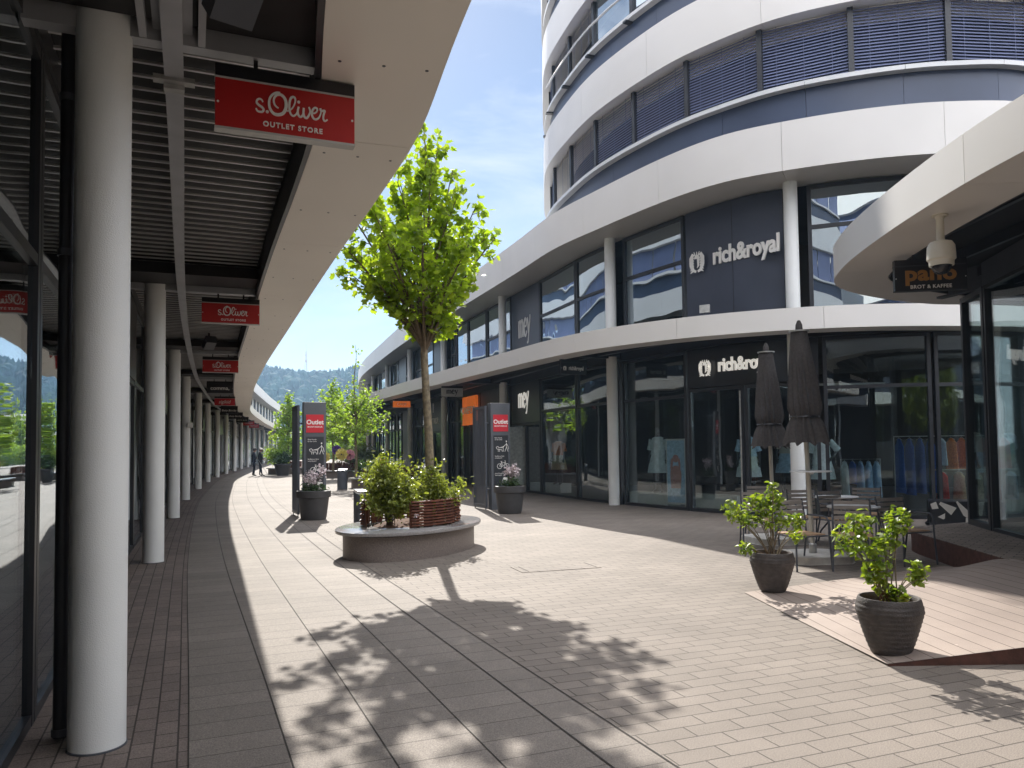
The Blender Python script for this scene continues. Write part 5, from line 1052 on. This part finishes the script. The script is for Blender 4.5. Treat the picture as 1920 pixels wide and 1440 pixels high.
def garments(x0, y0, x1, y1, zr, items, grp, rlabel):
    T = thing('clothes_rail', rlabel, 'clothes rail', ((x0 + x1) / 2, (y0 + y1) / 2, 0)); cx, cy = (x0 + x1) / 2, (y0 + y1) / 2; mb = MB(); mb.tube([(x0 - cx, y0 - cy, 0.01), (x0 - cx, y0 - cy, zr), (x1 - cx, y1 - cy, zr), (x1 - cx, y1 - cy, .01)], .014, 8); mb.build('rail', 'galv', T)
    d = Vector((x1 - x0, y1 - y0)).normalized(); n = len(items)
    for i, (m_, L_, lb) in enumerate(items):
        f = (i + .5) / n; x = x0 + (x1 - x0) * f; y = y0 + (y1 - y0) * f; g = thing('hanging_garment', lb, 'garment', (x, y, zr), math.atan2(d.y, d.x), grp); mb = MB(); vs = []
        for j in range(8):
            t = j / 7; hw = .05 + .17 * min(1, t * 7) + .06 * t; th = .03 + .02 * t
            for k in range(12): a = 2 * math.pi * k / 12; vs.append((th * math.cos(a) * (1 + .25 * math.sin(3 * a + i)), hw * math.sin(a), -.05 - L_ * t))
        mb.add(vs, [(j * 12 + k, j * 12 + (k + 1) % 12, (j + 1) * 12 + (k + 1) % 12, (j + 1) * 12 + k) for j in range(7) for k in range(12)] + [tuple(range(12)), tuple(84 + k for k in range(12))]); mb.build('cloth', m_, g, 1.0)
        mb = MB(); mb.tube([(0, -.17, -.08), (0, 0, -.03), (0, .17, -.08)], .006, 5); mb.tube([(0, 0, -.03), (0, 0, .02)], .003, 5); mb.build('hanger', 'galv', g)
GR = 'clothes hanging behind the shop glass'
garments(8.55, 17.35, 11.0, 17.15, 1.72, [('dress_blue', 1.2, 'first dark blue patterned dress from the left on the upper right rail'), ('dress_blue', 1.25, 'second dark blue patterned dress on the upper right rail'), ('dress_blue', 1.22, 'third dark blue patterned dress on the upper right rail'), ('dress_blue', 1.2, 'fourth dark blue patterned dress on the upper right rail'),
    ('dress_light', .6, 'short pale garment between the blue and the orange ones'), ('dress_orange', .7, 'first orange patterned garment on the upper right rail'), ('dress_orange', .7, 'second orange patterned garment on the upper right rail'), ('dress_pink', .65, 'dusty pink garment beside the orange ones'), ('dress_pink', .65, 'second dusty pink garment, left of the red one'), ('dress_red', .7, 'bright red garment at the right of the upper rail'), ('dress_red', .7, 'darker red garment half hidden at the glass edge')], GR, 'upper clothes rail behind the right shop window')
garments(9.2, 16.95, 11.0, 16.85, .98, [('dress_red', .6, 'short red patterned garment low on the right'), ('dress_sand', .62, 'sand coloured trousers on the lower rail'), ('dress_sand', .6, 'second sand coloured trousers on the lower rail'), ('dress_red', .6, 'red trousers between the sand and blue ones'), ('dress_paleblue', .6, 'pale blue trousers at the end of the lower rail')], GR, 'lower clothes rail behind the right shop window')
garments(7.45, 17.6, 8.3, 17.5, 1.22, [('dress_light', .75, 'pale skirt at the left of the middle rail'), ('dress_blue', .5, 'short blue denim garment on the middle rail'), ('dress_paleblue', .85, 'long pale blue dress on the middle rail'), ('dress_paleblue', .88, 'second long pale blue dress on the middle rail'), ('dress_paleblue', .8, 'last pale blue dress on the middle rail')], GR, 'middle clothes rail beside the mannequin')
# low display plinths inside
for x, y, a, b, lb in ((3.75, 20.9, 1.5, .5, 'white display plinth under the left mannequin'), (1.3, 26.9, 1.6, .5, 'white display plinth in the window beside the mey door'), (5.1, 19.5, 1.6, .5, 'long white display plinth behind the shop doors')):
    mb = MB(); mb.obox(x, y, .01, .34, a, b, (.62, -.78)); o = mb.build('display_plinth', 'plinth', None, bevel=.01); tag(o, lb, 'plinth', 'white display plinths')
T = thing('poster_stand', 'upright framed poster of a woman in the left shop window', 'poster stand', (4.15, 19.65, 0), R(-50)); mb = MB(); mb.box(-.30, .30, -.02, .02, .1, 1.75); mb.build('frame', 'rail_white', T); mb = MB(); mb.box(-.27, .27, -.027, -.021, .14, 1.71); mb.build('poster', 'dress_paleblue', T)
mb = MB(); W_ = [[(0, -.45, .30), (0, -.05, .34), (0, .12, .12)], [(0, .30, .20)], W([(-.1, .30), (-.13, .1), (-.12, -.05)], .07), W([(.1, .30), (.12, .1), (.1, 0)], .06)]; strokes(mb, W_, .002); mb.build('figure_print', 'dress_pink', T, 0, xf=Matrix.Translation((0, -.028, .95)) @ Matrix.Rotation(math.pi / 2, 4, 'X'))
T = thing('light_track', 'pale ceiling light track inside the middle shop window', 'light track', (7.2, 18.6, 3.0)); mb = MB(); mb.beam((-1.6, .1, 0), (1.7, -.2, 0), .05, .05); mb.build('track', 'rail_white', T)
for i in range(3): mb = MB(); mb.tube([(-1 + i * .9, .0, -.02), (-1 + i * .9, .0, -.14)], .04, 10); mb.build('spotlight', 'rail_white', T)
# black and white wrapped bench by the pavilion door
T = thing('storage_box', 'low box wrapped in bold black and white pattern beside the pavilion glass', 'box', (8.28, 14.25, .06), R(-25)); mb = MB(); mb.box(-.6, .6, -.3, .3, .01, .46); mb.build('body', 'black_panel', T, bevel=.05)
mb = MB(); strokes(mb, [[(-.56, .10, .10), (-.46, .13, .13)], [(-.42, .17, .05), (-.2, .02, .16)], [(-.15, .20, .03), (.0, -.02, .12), (.02, -.08, .04)], [(.2, .20, .16), (.22, -.05, .04)], [(.5, .18, .04), (.42, -.02, .14)], [(-.40, -.05, .14), (-.36, -.12, .03)], [(-.02, -.16, .15), (.12, -.17, .15)], [(.42, -.17, .13), (.52, -.17, .12)]], .003, sm=False); mb.build('pattern', 'sign_white', T, 0, xf=Matrix.Translation((0, -.301, .25)) @ Matrix.Rotation(math.pi / 2, 4, 'X'))

# ================================================================== building behind the viewpoint, seen in the shop glass
BB = thing('rear_building', 'sunlit white banded building behind the viewpoint, seen only as reflections in the glass', 'building'); RBc = Curve([(44, -4), (30, -10), (16, -14), (2, -16), (-12, -15)])
for k, (z0, z1, o0, m_) in enumerate([(0, 3.9, -3, 'dark_metal'), (3.9, 4.4, 0, 'panel_white'), (4.4, 7.2, -2, 'slate_panel'), (7.2, 8.3, -.6, 'panel_white'), (8.3, 8.95, -1, 'bluegrey_metal'), (8.95, 10.0, -1.1, 'blind'), (10.0, 11.3, -.6, 'panel_white'), (11.3, 11.9, -1, 'bluegrey_metal'), (11.9, 13.0, -1.1, 'blind'), (13.0, 14.2, -.6, 'panel_white'), (14.2, 14.8, -1, 'bluegrey_metal'), (14.8, 15.9, -1.1, 'blind'), (15.9, 17.4, -.6, 'panel_white')]):
    mb = MB(); mb.sweep(RBc, 0, RBc.L, [(-o0 * -1, z0), (-o0 * -1, z1), (-6, z1), (-6, z0)], 1); mb.build('wall' if 'panel' not in m_ else 'white_band', m_, BB)
for q in np.arange(3, RBc.L, 6.5): p, t, n = RBc.at(q); mb = MB(); mb.lathe([(.15, 0), (.15, 3.9)], (p[0] - n[0] * 1.2, p[1] - n[1] * 1.2, 0), 14); mb.build('column', 'column_white', BB)
for i, (x, y) in enumerate([(12, -7.5), (21, -5.5)]): make_tree('plane_tree', ('leafy tree behind the viewpoint reflected in the shop glass', 'second leafy tree behind the viewpoint reflected farther right')[i], (x, y, 0), 7, 2.4, [(2.2, .6), (3.4, 1.9), (4.6, 2.0), (6, 1.2), (6.8, .3)], 24, .28, 2600, 'leaf_shrub', .09, shape=SH_BROAD, spread=.2, seed=70 + i)
# ================================================================== far end of the mall
FP = thing('far_pavilion', 'distant low shop closing the end of the mall behind the trees', 'building'); FC = Curve([(-40, 150), (-26, 141), (-14, 139), (-4, 141), (6, 147)])
fascia_panels(FC, 'canopy_edge', FP, 0, FC.L, [(0, 3.9), (0, 4.5), (-1, 4.5), (-1, 3.9)], 'panel_white', 5); mb = MB(); mb.sweep(FC, 0, FC.L, [(-2.5, 0), (-2.4, 0), (-2.4, 7.6), (-2.5, 7.6)], 1); mb.build('wall', 'dark_metal', FP)
fascia_panels(FC.offset(-1.5), 'upper_fascia', FP, 0, FC.offset(-1.5).L, [(0, 7.0), (0, 8.1), (-1, 8.1), (-1, 7.0)], 'panel_white', 5)
for q in np.arange(2, FC.L, 6.5): p, t, n = FC.at(q); mb = MB(); mb.lathe([(.15, 0), (.15, 4)], (p[0] - n[0] * 2.1, p[1] - n[1] * 2.1, 0), 12); mb.build('column', 'column_white', FP)
hang_sign(-14.3, 73.5, (.95, .3), 'dark red hanging sign near the far canopy nose', 'sign_red', SR, t_plain('STORE', .17), 1.3, .5, 3.1)
def broad(label, x, y, H, r, seed, m_='leaf_back', grp='trees beyond the end of the mall'): return make_tree('broadleaf_tree', label, (x, y, 0), H, H * .28, [(H * .22, r * .5), (H * .4, r), (H * .6, r * .95), (H * .8, r * .6), (H * .97, r * .15)], 26, .42, 1900, m_, .16, shape=SH_BROAD, spread=.30, seed=seed, group=grp)
for i, (x, y, H, r, lb) in enumerate([(-31, 133, 7.5, 2.8, 'bright green tree at the far end of the mall, leftmost of the row'), (-26.5, 131, 8, 3.0, 'bright green tree at the far end of the mall, second of the row'), (-21.5, 128, 9, 3.2, 'bright green tree at the far end of the mall, third of the row'), (-22.5, 108, 6.5, 2.3, 'bright green tree behind the left pylon, in the middle of the far street'), (-18.8, 100, 6.6, 2.2, 'bright green tree left of the far canopy nose')]): broad(lb, x, y, H, r, 60 + i)
mb = MB(); rg = np.random.default_rng(5); o = leaves(np.column_stack([rg.uniform(-44, -14, 9000), rg.normal(124, 1.2, 9000), rg.uniform(0, 2.6, 9000)]), .35, SH_BROAD, 'hedge', 'leaf_back', None); tag(o, 'long green hedge across the far end of the mall', 'hedge')
# wooded hill
hx = np.linspace(-520, 260, 79); hy = np.linspace(330, 900, 58); rg = np.random.default_rng(3)
def hz(x, y):
    r = 52 + 3.5 * math.sin(x * .021 + 1) + 2.5 * math.sin(x * .057) - .018 * max(0, x + 60)
    f = max(0, min(1, (y - 335) / 215)); return -1 + r * (f * f * (3 - 2 * f)) * (1 if y < 700 else max(0, 1 - (y - 700) / 250))
vs = [(x, y, hz(x, y)) for y in hy for x in hx]; nx = len(hx); me = bpy.data.meshes.new('hill'); me.from_pydata(vs, [], [(j * nx + i, j * nx + i + 1, (j + 1) * nx + i + 1, (j + 1) * nx + i) for j in range(len(hy) - 1) for i in range(nx - 1)]); me.materials.append(M['hill']); me.shade_smooth(); o = bpy.data.objects.new('hill', me); COL.objects.link(o); tag(o, kind='structure')
mb = MB(); cnt = 0
while cnt < 2600:
    y = rg.uniform(345, 600); x = rg.uniform(-.34, -.14) * y; z = hz(x, y) - .5; H = rg.uniform(7, 13); r = H * rg.uniform(.16, .24); con = rg.random() < .6; b = len(mb.v); ph = rg.random() * 6
    ring_ = ((r * 1.0, .15), (r * .8, .45), (r * .45, .75)) if con else ((r * 1.2, .25), (r * 1.7, .55), (r * 1.1, .85)); vs = []
    for rr_, zz in ring_: vs += [(x + rr_ * (1 + .25 * rg.normal() * .6) * math.cos(ph + k * 1.047), y + rr_ * math.sin(ph + k * 1.047), z + H * zz * (1 + .05 * rg.normal())) for k in range(6)]
    vs += [(x, y, z + H * (1.05 if con else 1.0))]; mb.add(vs, [(i * 6 + k, i * 6 + (k + 1) % 6, i * 6 + 6 + (k + 1) % 6, i * 6 + 6 + k) for i in range(2) for k in range(6)] + [(12 + k, 12 + (k + 1) % 6, 18) for k in range(6)]); cnt += 1
o = mb.build('forest', 'conifer', None, 0, recalc=False); tag(o, 'distant mixed forest covering the hill', 'forest', kind='stuff')
T = thing('radio_mast', 'thin lattice radio mast standing on the wooded hill', 'mast', (-147, 552, 50)); mb = MB()
for a, b in ((-1, -1), (1, -1), (0, 1)): mb.tube([(a * 1.3, b * 1.3, 0), (a * .25, b * .25, 22)], .16, 5)
for i in range(11): z = i * 2; f = 1.3 - 1.05 * z / 22; mb.tube([(-f, -f, z), (f * .9, -f * .9, z + 2), (0, f * .9, z), (-f, -f, z)], .09, 4)
mb.tube([(0, 0, 22), (0, 0, 27)], .14, 5); mb.build('lattice', 'mast', T); mb = MB(); mb.lathe([(.9, 14), (.9, 15.5)], n=10); mb.lathe([(.7, 18.5), (.7, 19.6)], n=10); mb.build('antenna', 'mast', T)

# ================================================================== haze
hb = MB(); hb.box(-560, 300, -40, 930, -1.2, 84); o = hb.build('haze', [], None, 0) if False else None
hm = bpy.data.materials.new('haze'); hm.use_nodes = True; t = hm.node_tree; t.nodes.clear(); om = nd(t, 'ShaderNodeOutputMaterial'); pv = nd(t, 'ShaderNodeVolumePrincipled'); pv.inputs['Color'].default_value = (.45, .68, 1, 1); pv.inputs['Density'].default_value = HAZE
pv.inputs['Anisotropy'].default_value = .2; t.links.new(pv.outputs[0], om.inputs['Volume']); MATS['haze'] = hm
o = hb.build('haze', 'haze', None, 0); tag(o, 'thin pale blue haze over the far hill', 'haze', kind='stuff')
